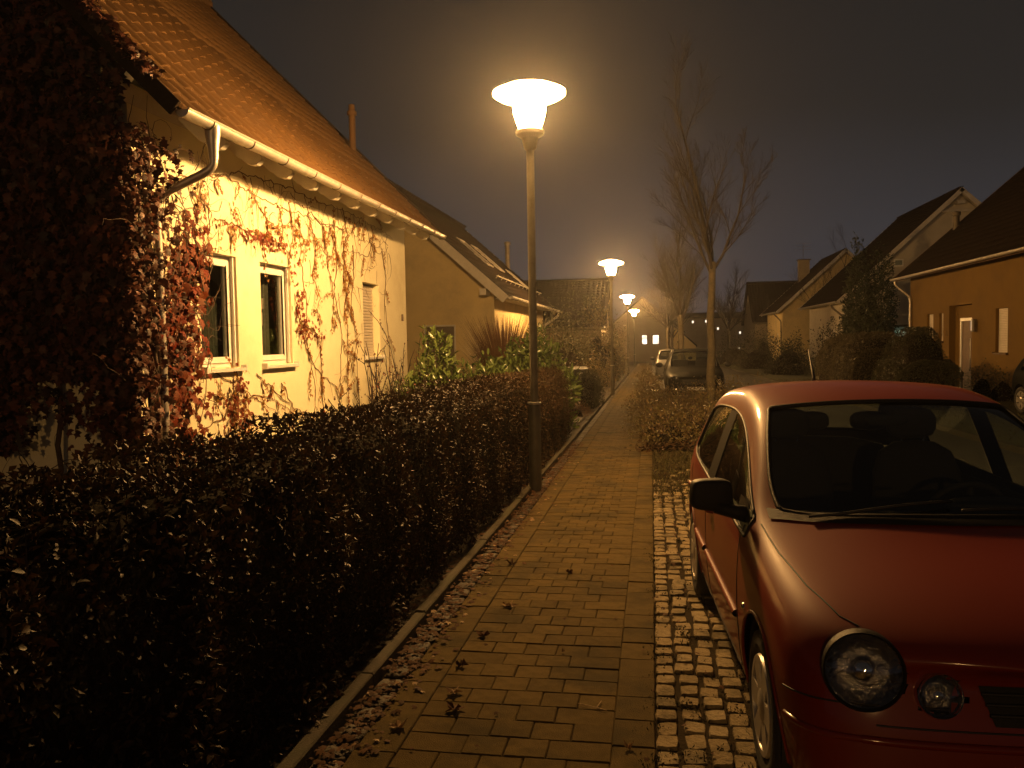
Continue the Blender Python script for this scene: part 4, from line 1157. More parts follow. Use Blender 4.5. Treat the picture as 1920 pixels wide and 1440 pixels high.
# ornamental grass: arching reed blades
def reed_clump(name, label, c, h, spread, n, mat):
    H = empty(name, (c[0], c[1], gz(c[1])), 0, label, 'ornamental grass')
    V = []; F = []; rr = []
    for i in range(n):
        a = random.uniform(0, 6.28); q = random.random() ** .6 * spread; hh = h * random.uniform(.6, 1.05); w = random.uniform(.009, .016)
        b = Vector((math.cos(a) * q * .35, math.sin(a) * q * .35, 0)); d = Vector((math.cos(a), math.sin(a), 0)); s = Vector((-d.y, d.x, 0)) * w
        k = len(V)
        for t in (0, .35, .7, 1.0):
            p = b + d * (q * t * t * .9) + Vector((0, 0, hh * (t - .12 * t ** 3)))
            V += [tuple(p - s * (1 - t * .9)), tuple(p + s * (1 - t * .9))]
        F += [(k + 2 * j, k + 2 * j + 1, k + 2 * j + 3, k + 2 * j + 2) for j in range(3)]; rr += [random.random()] * 3
    link('blades', np_mesh('blades', V, F, mat, rr), None, H, kind='stuff')
    return H
reed_clump('reed_grass', 'tall reddish tuft of dry ornamental grass before the beige gable', (-3.55, 19.9), 2.75, 1.0, 1900, 'dry_grass')

# clipped box and mound by the second lamp
hedge_box('box_bush', 'cube-clipped dark box bush left of the second lamp post', -2.05, -1.5, 22.9, 23.6, 0, .92, 2600, .05, 'dark_leaf', 5)
hedge_box('box_bush', 'second cube-clipped box bush, just behind the first one', -1.95, -1.48, 24.3, 25.0, 0, .95, 2200, .05, 'dark_leaf', 6)
shrub('low_shrub', 'low rounded lavender mound at the kerb beyond the hedge', 'shrub', (-1.98, 20.2), (.5, .6, .42), 1500, .05, 'dry_grass', 'oval', None, 7, wid=.2, up=.8)
mb = MB(); mb.box(-2.9, -1.6, 18.6, 19.9, -.25, gz(19) + .03); mb.obj('drive_slab', 'drive_stone', label='pale paved drive slab at the end of the clipped hedge', cat='paving slab')
mb = MB(); mb.box(-3.2, -2.0, 24.8, 27.8, -.4, gz(26) + .02); mb.obj('drive_slab', 'drive_stone', label='pale paved drive under the wheelie bin', cat='paving slab')
# boulders
for i, (x, y, s, lb) in enumerate([(-2.25, 26.2, .30, 'rounded pale boulder right of the wheelie bin'), (-1.9, 25.6, .2, 'smaller pale boulder nearer the box bushes')]):
    bm = bmesh.new(); bmesh.ops.create_icosphere(bm, subdivisions=3, radius=s)
    for v in bm.verts: v.co *= 1 + .10 * math.sin(v.co.x * 14 + i) * math.cos(v.co.y * 11); v.co.z *= .7
    me = bpy.data.meshes.new('boulder'); bm.to_mesh(me); bm.free(); me.shade_smooth()
    o = link('boulder', me, 'granite', label=lb, cat='boulder'); o.location = (x, y, gz(y) + s * .4)

# wheelie bin
WB = empty('wheelie_bin', (-2.36, 26.9, gz(26.9)), R(8), 'dark wheelie bin with a white sticker by the drive', 'bin')
mb = MB()
b0, b1 = .20, .28
mb.add([(-b0, -b0, .06), (b0, -b0, .06), (b0, b0, .06), (-b0, b0, .06), (-b1, -b1, .98), (b1, -b1, .98), (b1, b1, .98), (-b1, b1, .98)], [(0, 3, 2, 1), (0, 1, 5, 4), (1, 2, 6, 5), (2, 3, 7, 6), (3, 0, 4, 7), (4, 5, 6, 7)])
mb.obj('body', 'bin_plastic', WB)
mb = MB(); mb.add([(-.31, -.32, .98), (.31, -.32, .98), (.31, .32, .98), (-.31, .32, .98), (-.31, -.32, 1.01), (.31, -.32, 1.01), (.31, .30, 1.08), (-.31, .30, 1.08)], [(0, 3, 2, 1), (0, 1, 5, 4), (1, 2, 6, 5), (2, 3, 7, 6), (3, 0, 4, 7), (4, 5, 6, 7)])
mb.obj('lid', 'bin_plastic', WB)
for s in (-1, 1):
    mb = MB(); mb.lathe([(0, s * .22), (.1, s * .22), (.1, s * .27), (0, s * .27)], 14, 'X', (0, .22, .1)); mb.obj('wheel', 'rubber', WB, True, 40)
mb = MB(); mb.box(-.02, .15, -.273, -.262, .80, .92); mb.obj('sticker', 'sticker', WB)
mb = MB(); mb.tube([(-.2, .36, .98), (.2, .36, .98)], .014, 6); mb.obj('handle', 'bin_plastic', WB)

# bushes and small trees lining the left side farther down the path
LB_ = 'bushes lining the left of the path'
for i, (x, y, rx, rz, n, lb) in enumerate([
    (-3.5, 34, 1.3, 3.5, 4200, 'tall loose bush in front of the level-ridged dark house'),
    (-4.9, 33, 1.3, 2.5, 2500, 'broad bush right of the beige house downpipe'),
    (-2.5, 39, 1.0, 3.5, 3200, 'upright bush immediately left of the second lamp pole'),
    (-2.35, 46, .95, 3.0, 2400, 'dense bush between the second and third lamp poles'),
    (-2.2, 53, .8, 2.6, 1600, 'bush lit from above beside the third lamp'),
    (-2.4, 62, .9, 3.1, 1300, 'bush glowing under the fourth lamp'),
    (-2.15, 28.9, .5, .7, 900, 'low bush at the kerb before the second lamp'),
    (-2.3, 31.5, .7, 1.3, 1400, 'rounded shrub right behind the second lamp post'),
    (-2.1, 36, .6, 1.1, 1100, 'knee-high shrub along the kerb beyond the second lamp'),
    (-2.1, 42, .6, 1.1, 900, 'low shrub along the kerb short of the third lamp')]):
    shrub('garden_bush', lb, 'bush', (x, y), (rx, rx, rz), n, .11 if rz > 1.5 else .07, 'shrub_leaf' if i % 3 else 'dark_leaf', 'oval', LB_, 20 + i, amp=.2, fill=.25)

# planting bed between path and parking bay
BED = 'shrubs in the planting bed beside the path'
bed = [(.35, 14.9, .62, .62), (1.2, 14.5, .75, .72), (2.0, 14.9, .6, .8), (.1, 16.4, .6, .7), (.95, 16.2, .75, .85), (1.85, 16.6, .7, .85), (.05, 18.2, .6, .68), (.8, 18.2, .7, .78), (1.7, 18.6, .75, .8),
       (0.0, 20.4, .62, .62), (.9, 20.6, .8, .66), (1.9, 21.0, .7, .72), (.1, 23.0, .62, .6), (1.2, 23.2, .8, .6), (2.0, 24.0, .6, .66), (.1, 25.4, .55, .55), (-.05, 28, .5, .5), (-.1, 31.5, .5, .62), (-.12, 35, .5, .6), (-.15, 39, .5, .6), (-.2, 44, .5, .7)]
for i, (x, y, r_, h) in enumerate(bed):
    if i < 15:
        row = ('nearest the red car', 'second behind the red car', 'third behind the red car', 'fourth behind the red car', 'just before the dark minivan')[i // 3]
        lb = ('leftmost, by the path', 'middle', 'rightmost')[i % 3] + ' shrub of the row ' + row
    else:
        lb = 'low shrub along the right path edge ' + ('at the near corner of the minivan', 'beside the minivan side', 'behind the minivan', 'between the two parked cars', 'beside the pale car', 'beyond the pale car')[i - 15]
    shrub('bed_shrub', lb, 'shrub', (x, y), (r_, r_ * 1.15, h), 1500 if y < 22 else 800, .052 if y < 22 else .07, 'shrub_leaf', 'oval', BED, 50 + i, amp=.28, fill=.3, stems=22, core=.42)
P = np.stack([RNG.uniform(-.25, 2.3, 3500), RNG.uniform(13.3, 26, 3500)], 1); P = np.c_[P, -G * P[:, 1] + .01]
leaf_obj('leaf_litter', P, np.array([0, 0, 1.]) + rvec(3500) * .6, rvec(3500), RNG.uniform(.03, .07, 3500), .8, 'dead_leaf', 'oval', label='fallen leaves lying between the shrubs of the planting bed', cat='leaf litter', kind='stuff')
n = 900; P = np.c_[RNG.normal(.30, .22, n), RNG.normal(13.75, .12, n), np.abs(RNG.normal(0, .05, n))]; P[:, 2] += -G * P[:, 1]
leaf_obj('leaf_heap', P, np.array([0, 0, 1.]) + rvec(n) * .8, rvec(n), RNG.uniform(.03, .08, n), .6, 'hedge_leaf', 'oval', label='small dark heap of leaves and clippings on the grass before the bed', cat='leaf litter', kind='stuff')

# ---- bare trees
def tree(name, label, x, y, h, fork, r0, seed, spread=.55, leaders=4, twigs=3, lean=0.0, cat='tree', group=None, mat='bark', depth=4, thin=1.0):
    T = empty(name, (x, y, gz(y)), 0, label, cat, group)
    rnd = random.Random(seed)
    mb = MB(); pts = []; n = 7
    for i in range(n):
        t = i / (n - 1)
        pts.append((lean * t * fork + rnd.gauss(0, .018), rnd.gauss(0, .018), -.05 + (fork + .05) * t))
    mb.tube(pts, [r0 * (1.25 if i == 0 else 1.0) * (1 - .28 * i / (n - 1)) for i in range(n)], 12)
    for k in range(7):     # knots and old branch collars
        t = rnd.uniform(.2, .95); a = rnd.uniform(0, 6.28); rr = r0 * (1 - .28 * t)
        p = Vector((lean * t * fork, 0, fork * t)); d = Vector((math.cos(a), math.sin(a), .2))
        mb.tube([p + d * rr * .5, p + d * (rr + .012)], [rr * .5, rr * .3], 7)
    mb.obj('trunk', mat, T, True)
    mb = MB()
    def grow(p, d, L, r, lev):
        seg = 5 if lev < 2 else 4 if lev < 3 else 3
        P = [p.copy()]; q = p.copy(); dd = d.copy()
        kids = []
        for i in range(seg):
            dd = (dd + Vector((rnd.gauss(0, .10), rnd.gauss(0, .10), rnd.gauss(.05, .06)))).normalized()
            q = q + dd * (L / seg); P.append(q.copy()); kids.append((q.copy(), dd.copy(), (i + 1) / seg))
        mb.tube(P, [max(r * (1 - .72 * i / seg), .0022) for i in range(seg + 1)], 8 if lev == 0 else 5 if lev == 1 else 3, cap=False)
        if lev >= depth - 1: return
        for q, dd, t in kids:
            for _ in range(twigs if lev else 2):
                if rnd.random() < (.85 if lev else .8):
                    a = rnd.uniform(0, 6.28); o = dd.orthogonal().normalized(); o2 = dd.cross(o)
                    side = (o * math.cos(a) + o2 * math.sin(a))
                    nd = (dd * .75 + side * spread + Vector((0, 0, .18))).normalized()
                    grow(q, nd, L * rnd.uniform(.35, .55) * (1.1 - .4 * t), r * (1 - .72 * t) * .55 * thin, lev + 1)
    top = Vector(pts[-1])
    Lt = h - fork
    grow(top - Vector((0, 0, .1)), Vector((lean, 0, 1)).normalized(), Lt, r0 * .55, 0)
    for k in range(leaders):
        a = 2 * math.pi * k / leaders + rnd.uniform(-.3, .3)
        grow(top - Vector((0, 0, rnd.uniform(.05, .4))), Vector((math.cos(a) * spread * 1.15, math.sin(a) * spread * 1.15, 1)).normalized(), Lt * rnd.uniform(.55, .8), r0 * .34, 0 if k < 3 else 1)
    mb.obj('branches', 'branch_bark', T, True, kind='stuff')
    return T
TR = 'bare street trees in the planting beds'
tree('bare_tree', 'tall slim bare tree rising from the planting bed behind the red car', 1.18, 16.9, 6.5, 3.35, .092, 11, .50, 4, 3, lean=.0, group=TR, depth=4)
tree('bare_tree', 'bare tree with a full upright crown behind the dark parked car', 1.25, 36.5, 7.2, 3.05, .16, 5, .45, 6, 3, group=TR, thin=1.2, depth=4)
tree('bare_tree', 'bare tree with a low spreading crown beyond the pale parked car', 1.0, 50.0, 6.4, 3.0, .13, 8, .75, 6, 3, group=TR, thin=1.3, depth=4)
tree('bare_tree', 'farthest bare street tree in front of the lit-window house', 1.6, 66.0, 6.8, 2.6, .14, 18, .6, 5, 3, group=TR, mat='bark_dark', depth=4)
tree('bare_tree', 'faint bare tree far away between the two rows of houses', 8.5, 95.0, 9.5, 3.5, .2, 21, .5, 6, 3, mat='bark_dark', thin=1.3)
tree('bare_tree', 'bare garden tree whose thin crown shows over the third right-hand roof', 12.5, 62.0, 8.6, 3.0, .11, 31, .5, 5, 3, mat='bark_dark')

# ---- right side gardens
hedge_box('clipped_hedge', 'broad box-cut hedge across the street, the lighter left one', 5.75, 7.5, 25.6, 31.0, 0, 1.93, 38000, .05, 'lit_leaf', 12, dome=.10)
hedge_box('clipped_hedge', 'dark dome-cut hedge in front of the orange house', 6.2, 7.75, 22.6, 25.0, 0, 2.0, 26000, .045, 'dark_leaf', 13, dome=.30)
shrub('conifer', 'tall dark conifer between the orange house and the white gabled house', 'tree', (10.5, 43.0), (1.45, 1.5, 6.1), 9000, .20, 'needle_leaf', 'oval', None, 41, wid=.35, amp=.12, up=.1, core=.7)
shrub('conifer', 'lower dark conifer leaning out before the tall one', 'tree', (9.6, 40.0), (1.3, 1.2, 3.4), 4000, .18, 'needle_leaf', 'oval', None, 42, wid=.35, up=.1, core=.7)
RB = 'dark bushes in the right-hand front gardens'
for i, (x, y, rx, rz, n, lb) in enumerate([
    (9.3, 45.5, 1.1, 2.7, 2400, 'dark pointed bush in front of the white house wall'),
    (7.6, 49.0, 1.5, 1.9, 2200, 'wide dark bush left of the pointed one'),
    (8.9, 56.0, 1.2, 2.2, 1500, 'bush reaching up the lit wall of the second right-hand house'),
    (9.0, 70.0, 1.0, 3.2, 1400, 'bush standing against the third right-hand house'),
    (7.5, 62.0, 2.0, 2.2, 1600, 'broad dark bush beyond the far side of the street'),
    (7.4, 76.0, 2.2, 2.6, 1400, 'dark thicket before the farthest right-hand house'),
    (9.9, 27.2, .45, .95, 800, 'small shrub under the shuttered window of the orange house'),
    (9.8, 25.4, .5, .9, 800, 'round shrub nearest along the foot of the orange wall'),
    (9.7, 30.4, .35, .55, 500, 'tiny shrub beside the entrance of the orange house')]):
    shrub('garden_bush', lb, 'bush', (x, y), (rx, rx, rz), n, .13 if rz > 1.2 else .06, 'dark_leaf', 'oval', RB, 70 + i, amp=.2, fill=.22)
# far wooded rise behind everything
P = []
n = 16000
X = RNG.uniform(-70, 110, n); Yv = RNG.uniform(135, 150, n)
top = 4.5 + 1.6 * np.sin(X * .13) + 1.2 * np.sin(X * .31 + 2) + .8 * np.sin(X * .83)
Z = RNG.random(n) ** .6 * top - 2
leaf_obj('far_wood', np.c_[X, Yv, Z], rvec(n), rvec(n), RNG.uniform(.5, 1.1, n), .7, 'dark_leaf', 'oval', label='dark belt of trees closing the view beyond the street', cat='wood', kind='stuff')
sheet('hill', -100, 120, 138, 220, .5, 'soil')
F_ = empty('far_building', (10.5, 132, 0), 0, 'long far building with tiny lit windows on the horizon', 'building')
mb = MB(); mb.box(-6.5, 4.5, 0, 6, -1.5, 4.6); mb.obj('wall', 'render_grey', F_)
mb = MB(); mb.add([(-7, -.4, 4.6), (5, -.4, 4.6), (5, 3, 5.6), (-7, 3, 5.6), (5, 6.4, 4.6), (-7, 6.4, 4.6)], [(0, 1, 2, 3), (3, 2, 4, 5), (0, 3, 5), (1, 4, 2), (0, 5, 4, 1)]); mb.obj('roof', 'tile_dark', F_)
for x, z in ((-4.1, 4.1), (-2.1, 4.15), (1.35, 4.0), (-.3, 3.0), (3.0, 2.3), (2.9, -.2), (4.1, -.1)):
    mb = MB(); mb.box(x - .12, x + .12, -.06, -.02, z - .18, z + .18); mb.obj('lit_window', 'far_light', F_)
# lit porch seen through the conifer, and the small blue light
PL = empty('garden_shed', (12.9, 45.6, gz(45.6)), 0, 'small side porch lit greenish white beside the conifer', 'porch')
mb = MB(); mb.box(-.9, 1.2, 0, 1.5, 0, 2.5); mb.obj('wall', 'render_white', PL)
mb = MB(); mb.box(-1.1, 1.4, -.25, 1.6, 2.5, 2.62); mb.obj('roof', 'zinc_dark', PL)
mb = MB(); mb.box(-.65, .35, -.05, -.02, .95, 2.25); mb.obj('lit_window', 'porch_light', PL)
mb = MB(); mb.box(-.70, .40, -.10, -.03, .88, .95); mb.obj('window_sill', 'pvc_white', PL)
BLt = empty('path_light', (7.4, 37.8, gz(37.8)), 0, 'small blue-white garden light on a stake across the street', 'garden light')
mb = MB(); mb.lathe([(0, 0), (.02, 0), (.02, .55), (0, .55)], 8); mb.obj('stake', 'zinc_dark', BLt, True, 40)
mb = MB(); mb.lathe([(0, .55), (.05, .55), (.06, .66), (.03, .70), (0, .70)], 12); mb.obj('light_head', 'blue_led', BLt, True)

# ================================================================== CREEPER
def wall_pt(yz, off=.02): return Vector((AX + off, yz[0], yz[1]))
LINES = [
[(7.93, 3.45), (8.91, 3.64), (9.97, 3.51), (10.94, 3.51), (12.54, 3.5), (14.65, 3.38)],
[(8.64, 3.12), (9.12, 3.12), (9.51, 3.08), (10.08, 3.05), (10.56, 2.96)],
[(10.27, 3.52), (10.42, 3.3), (10.31, 3.01)],
[(10.6, 3.61), (10.71, 3.19), (10.54, 2.75)],
[(11.04, 3.64), (11.69, 3.47), (12.54, 3.5), (13.04, 3.82)],
[(11.21, 3.55), (11.47, 3.21), (11.33, 2.66), (11.6, 2.37), (11.39, 2.13)],
[(12.09, 3.36), (12.5, 2.91), (12.69, 2.42), (12.9, 2.08)],
[(12.57, 3.84), (12.77, 3.44), (12.51, 3.08), (12.84, 2.77), (12.57, 2.33), (12.64, 1.74), (12.6, .3)],
[(14.08, 3.6), (13.77, 3.2), (12.75, 3.19)],
[(8.44, 3.49), (8.2, 3.11), (8.63, 2.94)],
[(8.52, 1.4), (8.99, 1.25), (9.5, 1.06), (10.07, 0.78)],
[(9.0, 1.44), (9.11, 1.18), (8.84, 0.95), (9.34, 0.72)],
[(8.39, 1.17), (8.97, 1.07), (9.79, 1.07), (10.4, 0.82)],
[(10.75, 2.2), (10.83, 2.04), (11.37, 1.9), (11.55, 1.66), (11.6, .3)],
[(14.5, 3.37), (14.67, 2.9), (14.57, 2.41), (14.76, 1.73), (14.79, 1.33), (14.7, .4)],
[(9.52, 1.35), (10.09, 1.05), (10.73, 0.79), (11.46, 0.57), (11.8, .2)],
[(9.6, 3.5), (10.1, 3.2), (10.7, 3.35), (11.2, 3.15), (11.9, 3.3)],
[(9.9, 3.45), (9.95, 3.15), (9.8, 2.95)], [(10.9, 3.5), (10.95, 3.0), (10.85, 2.8)], [(11.8, 3.45), (11.9, 2.9), (12.1, 2.5), (12.0, 1.9)],
[(12.2, 3.6), (12.3, 3.0), (12.15, 2.5), (12.4, 1.9), (12.3, 1.2), (12.3, .3)], [(13.0, 3.3), (13.0, 2.8), (12.85, 2.3), (13.1, 1.8), (13.0, .5)],
[(11.0, 1.7), (11.4, 1.3), (12.2, 1.0), (12.8, 1.3), (13.2, 1.9)], [(10.9, 2.9), (11.1, 2.3), (11.0, 1.8), (11.3, 1.1), (11.2, .3)],
[(9.1, 1.3), (8.7, .9), (8.3, .8), (8.0, .4)], [(10.2, 1.2), (10.5, .9), (10.3, .5)],
[(7.4, 3.2), (7.9, 3.4), (8.5, 3.55), (9.3, 3.75), (10.4, 3.8), (11.5, 3.78), (13, 3.8), (14.8, 3.7)]]
CR = empty('virginia_creeper', (AX, 10.8, 0), 0, 'autumn creeper trailing across the lit front wall of the yellow house', 'climbing plant')
CRo = Vector((AX, 10.8, 0))
mb = MB(); leafP = []; leafN = []; leafT = []; leafL = []; leafc = []
def wander(P, step=.07, amp=.018, rnd=random):
    out = [P[0]]
    for a, b in zip(P[:-1], P[1:]):
        L_ = (b - a).length; k = max(1, int(L_ / step))
        for i in range(1, k + 1):
            q = a.lerp(b, i / k) + Vector((rnd.gauss(.0, .004), rnd.gauss(0, amp), rnd.gauss(0, amp)))
            out.append(q)
    return out
def add_leaf(p, size, col, hang=1.0):
    leafP.append(tuple(p)); leafN.append((1.0, random.gauss(0, .45), random.gauss(.25, .35)))
    leafT.append((0, random.gauss(0, .45), -hang)); leafL.append(size); leafc.append(col)
for li, ln in enumerate(LINES):
    pts = wander([wall_pt(p, .012) - CRo for p in ln])
    n = len(pts)
    mb.tube(pts, [.007 * (1 - .6 * i / n) for i in range(n)], 4, cap=False)
    # side shoots hanging off the main stem
    for i in range(2, n, 2 if li in (1, 5, 6, 7, 12) else 4):
        if random.random() < .22: continue
        p = pts[i]; L_ = random.uniform(.12, .5); d = Vector((0, random.gauss(0, .7), -1 if random.random() < .75 else .6)).normalized()
        e = [p]
        for k in range(6):
            d = (d + Vector((0, random.gauss(0, .25), -.15))).normalized(); e.append(e[-1] + d * L_ / 6 + Vector((random.uniform(0, .006), 0, 0)))
        mb.tube(e, [.004, .0035, .003, .0025, .002, .002, .0015], 3, cap=False)
        full = random.random()
        if full < (.75 if li < 20 else .35):
            for q in e[1:]:
                for _ in range(4 if full < .5 else 2):
                    add_leaf(q + Vector((random.uniform(.004, .02), random.gauss(0, .014), random.gauss(0, .014))), random.uniform(.026, .048), 0 if random.random() < .93 else 1)
    if li in (1, 2, 3, 5, 6, 7, 11, 12, 13, 16, 17, 18, 19):
        for q in pts:
            for _ in range(3):
                if random.random() < .7:
                    add_leaf(q + Vector((.01, random.gauss(0, .025), random.gauss(-.01, .02))), random.uniform(.028, .055), 1 if li in (11, 12, 13) and random.random() < .75 else (0 if random.random() < .93 else 1))
for _ in range(90):      # the fine net of bare runners
    y, z = random.uniform(8.2, 14.9), random.choice((random.uniform(2.9, 3.75), random.uniform(.6, 3.3), random.uniform(3.3, 3.75)))
    if 8.25 < y < 10.7 and 1.2 < z < 2.95: continue
    d = Vector((0, random.gauss(0, 1), random.gauss(-.2, .7))).normalized(); e = [Vector((AX + .012, y, z)) - CRo]
    for k in range(random.randint(6, 16)):
        d = (d + Vector((0, random.gauss(0, .33), random.gauss(0, .33)))).normalized(); q = e[-1] + d * .07
        if q.z > 3.85 or (8.25 < q.y + CRo.y < 10.65 and 1.42 < q.z < 2.78) or q.y + CRo.y > 15.3: break
        e.append(q)
    if len(e) > 3: mb.tube(e, [max(.0045 * (1 - k / len(e)), .0016) for k in range(len(e))], 3, cap=False)
mb.obj('stems', 'vine_stem', CR, True, kind='stuff')
# clumps of red leaves: beside the first window, at its foot and at the second window
for (y, z, sy, sz, n, s, c) in [(8.05, 2.75, .16, .20, 90, .10, 1), (7.98, 2.40, .20, .24, 130, .11, 1), (7.86, 2.0, .17, .25, 110, .11, 1), (7.80, 1.65, .20, .22, 120, .11, 1), (7.95, 1.35, .16, .14, 60, .10, 1), (8.28, 2.62, .08, .12, 30, .09, 1),
                              (7.80, 1.1, .14, .2, 60, .10, 1), (7.85, .75, .16, .16, 50, .11, 1), (9.0, 1.22, .12, .12, 50, .06, 1), (8.9, .95, .16, .10, 60, .06, 1), (9.2, .80, .14, .08, 40, .06, 1), (8.55, .55, .1, .08, 30, .09, 1),
                              (10.95, 1.95, .10, .12, 50, .06, 1), (11.3, 1.86, .12, .05, 30, .055, 1), (10.75, 2.35, .05, .22, 40, .06, 1), (10.05, 3.02, .25, .06, 70, .055, 1), (9.4, 3.05, .25, .05, 60, .05, 1)]:
    for _ in range(n):
        q = Vector((AX + abs(random.gauss(.05, .05)), random.gauss(y, sy), random.gauss(z, sz))) - CRo
        add_leaf(q, random.uniform(.6, 1.2) * s, c)
leafP = np.array(leafP); leafN = np.array(leafN); leafT = np.array(leafT); leafL = np.array(leafL); leafc = np.array(leafc)
for c, m in ((0, 'amber_leaf'), (1, 'red_leaf')):
    k = leafc == c
    leaf_obj('foliage', leafP[k], leafN[k], leafT[k], leafL[k], .8, m, 'ivy', CR, kind='stuff')

# the thick curtain of creeper on the dark gable and round the corner
IV = empty('virginia_creeper', (-7.5, 7.1, 0), 0, 'dense dark red creeper curtain covering the gable and corner of the yellow house', 'climbing plant')
IO = np.array([-7.5, 7.1, 0])
n = 80000
X = RNG.uniform(-11.5, -4.70, n); Z = RNG.uniform(.75, 8.2, n)
rake = 3.86 + (-4.22 - X) * 1.004 - .35
dens = bumps(np.c_[X, Z * .9, X * .3], 5, .35, 1.5)
edge = .70 + .25 * np.sin(X * 3.1) + .2 * np.sin(X * 7.7)
keep = (Z < rake + .25) & (dens > -.75) & (Z > edge) & ~((X > -5.35) & (Z > 2.75) & (Z > 3.1 + dens * .4) & (RNG.random(n) < .30)) & ~((X > -5.0) & (RNG.random(n) < .2))
keep &= ~((X > -6.0) & (X < -5.02) & (Z < 1.45) & (RNG.random(n) < .85))
X, Z, dens = X[keep], Z[keep], dens[keep]; n = len(X)
out = np.abs(RNG.normal(.10, .09, n)) + np.clip(dens, 0, .4) * .5
P = np.c_[X, AY0 - out, Z] - IO
leaf_obj('foliage', P, np.array([0.15, -1, .35]) + rvec(n) * .75, np.array([0, -.15, -1.]) + rvec(n) * .55, RNG.uniform(.055, .125, n), .8, 'ivy_leaf', 'ivy', IV, kind='stuff')
# the creeper has climbed over the near edge of the roof
n = 5200
s = RNG.random(n) ** .8; side = np.abs(RNG.normal(0, 1, n)) * (.10 + .42 * s)
Xr = -4.35 - s * 5.0; P = np.c_[Xr, 6.98 - .16 + side, 3.86 + (-4.22 - Xr) * 1.004 + .10 + RNG.random(n) * .12] - IO
leaf_obj('foliage', P, np.array([.6, -.5, .6]) + rvec(n) * .7, np.array([.2, -.3, -.6]) + rvec(n) * .8, RNG.uniform(.05, .10, n), .8, 'ivy_leaf', 'ivy', IV, kind='stuff')
# leaves round the corner over the downpipe, hanging clear of the wall
n = 2300
Yv = AY0 - .25 + np.abs(RNG.normal(0, .42, n)); Z = RNG.uniform(.7, 3.75, n)
k = (Yv < 8.5) & (RNG.random(n) < np.clip(1.15 - (Yv - 7.1) * (.75 + .3 * np.sin(Z * 3.1)), 0, 1)) & ~((np.abs(Yv - 7.33) < .12) & (RNG.random(n) < .55))
k &= ~((Z < 1.35) & (RNG.random(n) < .6))
Yv, Z = Yv[k], Z[k]; n = len(Z)
P = np.c_[AX + np.abs(RNG.normal(.10, .09, n)), Yv, Z] - IO
leaf_obj('foliage', P, np.array([.8, -.5, .35]) + rvec(n) * .75, np.array([0, -.05, -1.]) + rvec(n) * .55, RNG.uniform(.045, .095, n), .8, 'ivy_leaf', 'ivy', IV, kind='stuff')
mb = MB()
for _ in range(210):
    on_gable = random.random() < .7
    if on_gable: p = Vector((random.uniform(-10, -4.75), AY0 - random.uniform(.02, .25), random.uniform(.0, 4))); d = Vector((random.gauss(0, .3), 0, 1))
    else: p = Vector((AX + random.uniform(.02, .2), random.uniform(7.1, 8.3), random.uniform(.5, 3.6))); d = Vector((0, random.gauss(.3, .7), random.gauss(.2, .8)))
    pts = [p]; st = random.uniform(.05, .12)
    for k in range(random.randint(5, 14)):
        d = (d.normalized() + Vector((random.gauss(0, .35) if on_gable else random.gauss(0, .06), random.gauss(0, .05) if on_gable else random.gauss(0, .4), random.gauss(0, .35)))).normalized()
        pts.append(pts[-1] + d * st)
        if pts[-1].z > 3.86 + (-4.22 - pts[-1].x) * 1.0 - .25: break
    if len(pts) > 3: mb.tube([q - Vector(IO) for q in pts], [max(.006 * (1 - k / len(pts)), .0018) for k in range(len(pts))], 4, cap=False)
for y, x in ((7.18, -4.74), (7.35, -4.76), (7.06, -4.95), (7.05, -5.6), (7.05, -6.4)):
    pts = wander([Vector((x, y, -.1)), Vector((x + .02, y + .03, 1.2)), Vector((x, y, 2.6)), Vector((x, y + .06, 3.6))], .2, .02)
    mb.tube([q - Vector(IO) for q in pts], [.028 * (1 - .5 * i / len(pts)) for i in range(len(pts))], 7, cap=False)
mb.obj('stems', 'twig', IV, True, kind='stuff')

# bare rose bushes between hedge and wall
def rose(label, c, h, n, spread, seed, leaf=1.0):
    H = empty('rose_bush', (c[0], c[1], gz(c[1])), 0, label, 'shrub', 'bare bushes against the lit wall')
    rnd = random.Random(seed); mb = MB(); LP = []
    for i in range(n):
        p = Vector((rnd.gauss(0, .12), rnd.gauss(0, .25), 0)); d = Vector((rnd.gauss(0, .25), rnd.gauss(0, .35) * spread, 1)).normalized(); L_ = h * rnd.uniform(.6, 1.05)
        pts = [p]
        for k in range(9):
            d = (d + Vector((rnd.gauss(0, .12), rnd.gauss(0, .16), .06))).normalized(); pts.append(pts[-1] + d * L_ / 9)
            if k > 2 and rnd.random() < .55:
                q = pts[-1]; e = (d + Vector((rnd.gauss(0, .5), rnd.gauss(0, .9), .3))).normalized(); br = [q]
                for j in range(4): e = (e + Vector((rnd.gauss(0, .15), rnd.gauss(0, .2), .05))).normalized(); br.append(br[-1] + e * rnd.uniform(.04, .1))
                mb.tube(br, [.0065, .0055, .0045, .0035, .002], 4, cap=False)
                for q in br[2:]:
                    for _ in range(int(rnd.uniform(0, 3) * leaf)): LP.append(q + Vector((rnd.gauss(0, .02),) * 3))
        mb.tube(pts, [.014 * (1 - .6 * k / 9) for k in range(10)], 5, cap=False)
    mb.obj('stems', 'rose_bark', H, True, kind='stuff')
    if LP:
        LP = np.array([tuple(p) for p in LP]); m = len(LP)
        leaf_obj('foliage', LP, np.array([1, 0, .3]) + rvec(m) * .8, rvec(m) + np.array([0, 0, -.3]), RNG.uniform(.03, .06, m), .7, 'ivy_leaf', 'oval', H, kind='stuff')
rose('leafy-tipped bare bush in front of the shuttered window', (-4.15, 13.0), 2.15, 17, 1.1, 4)
rose('bare bush of crossing stems just left of the shuttered window', (-4.2, 12.1), 1.9, 16, 1.0, 6, 1.4)
rose('thin bare bush at the corner of the yellow wall', (-4.25, 14.3), 1.75, 11, .9, 9, .6)

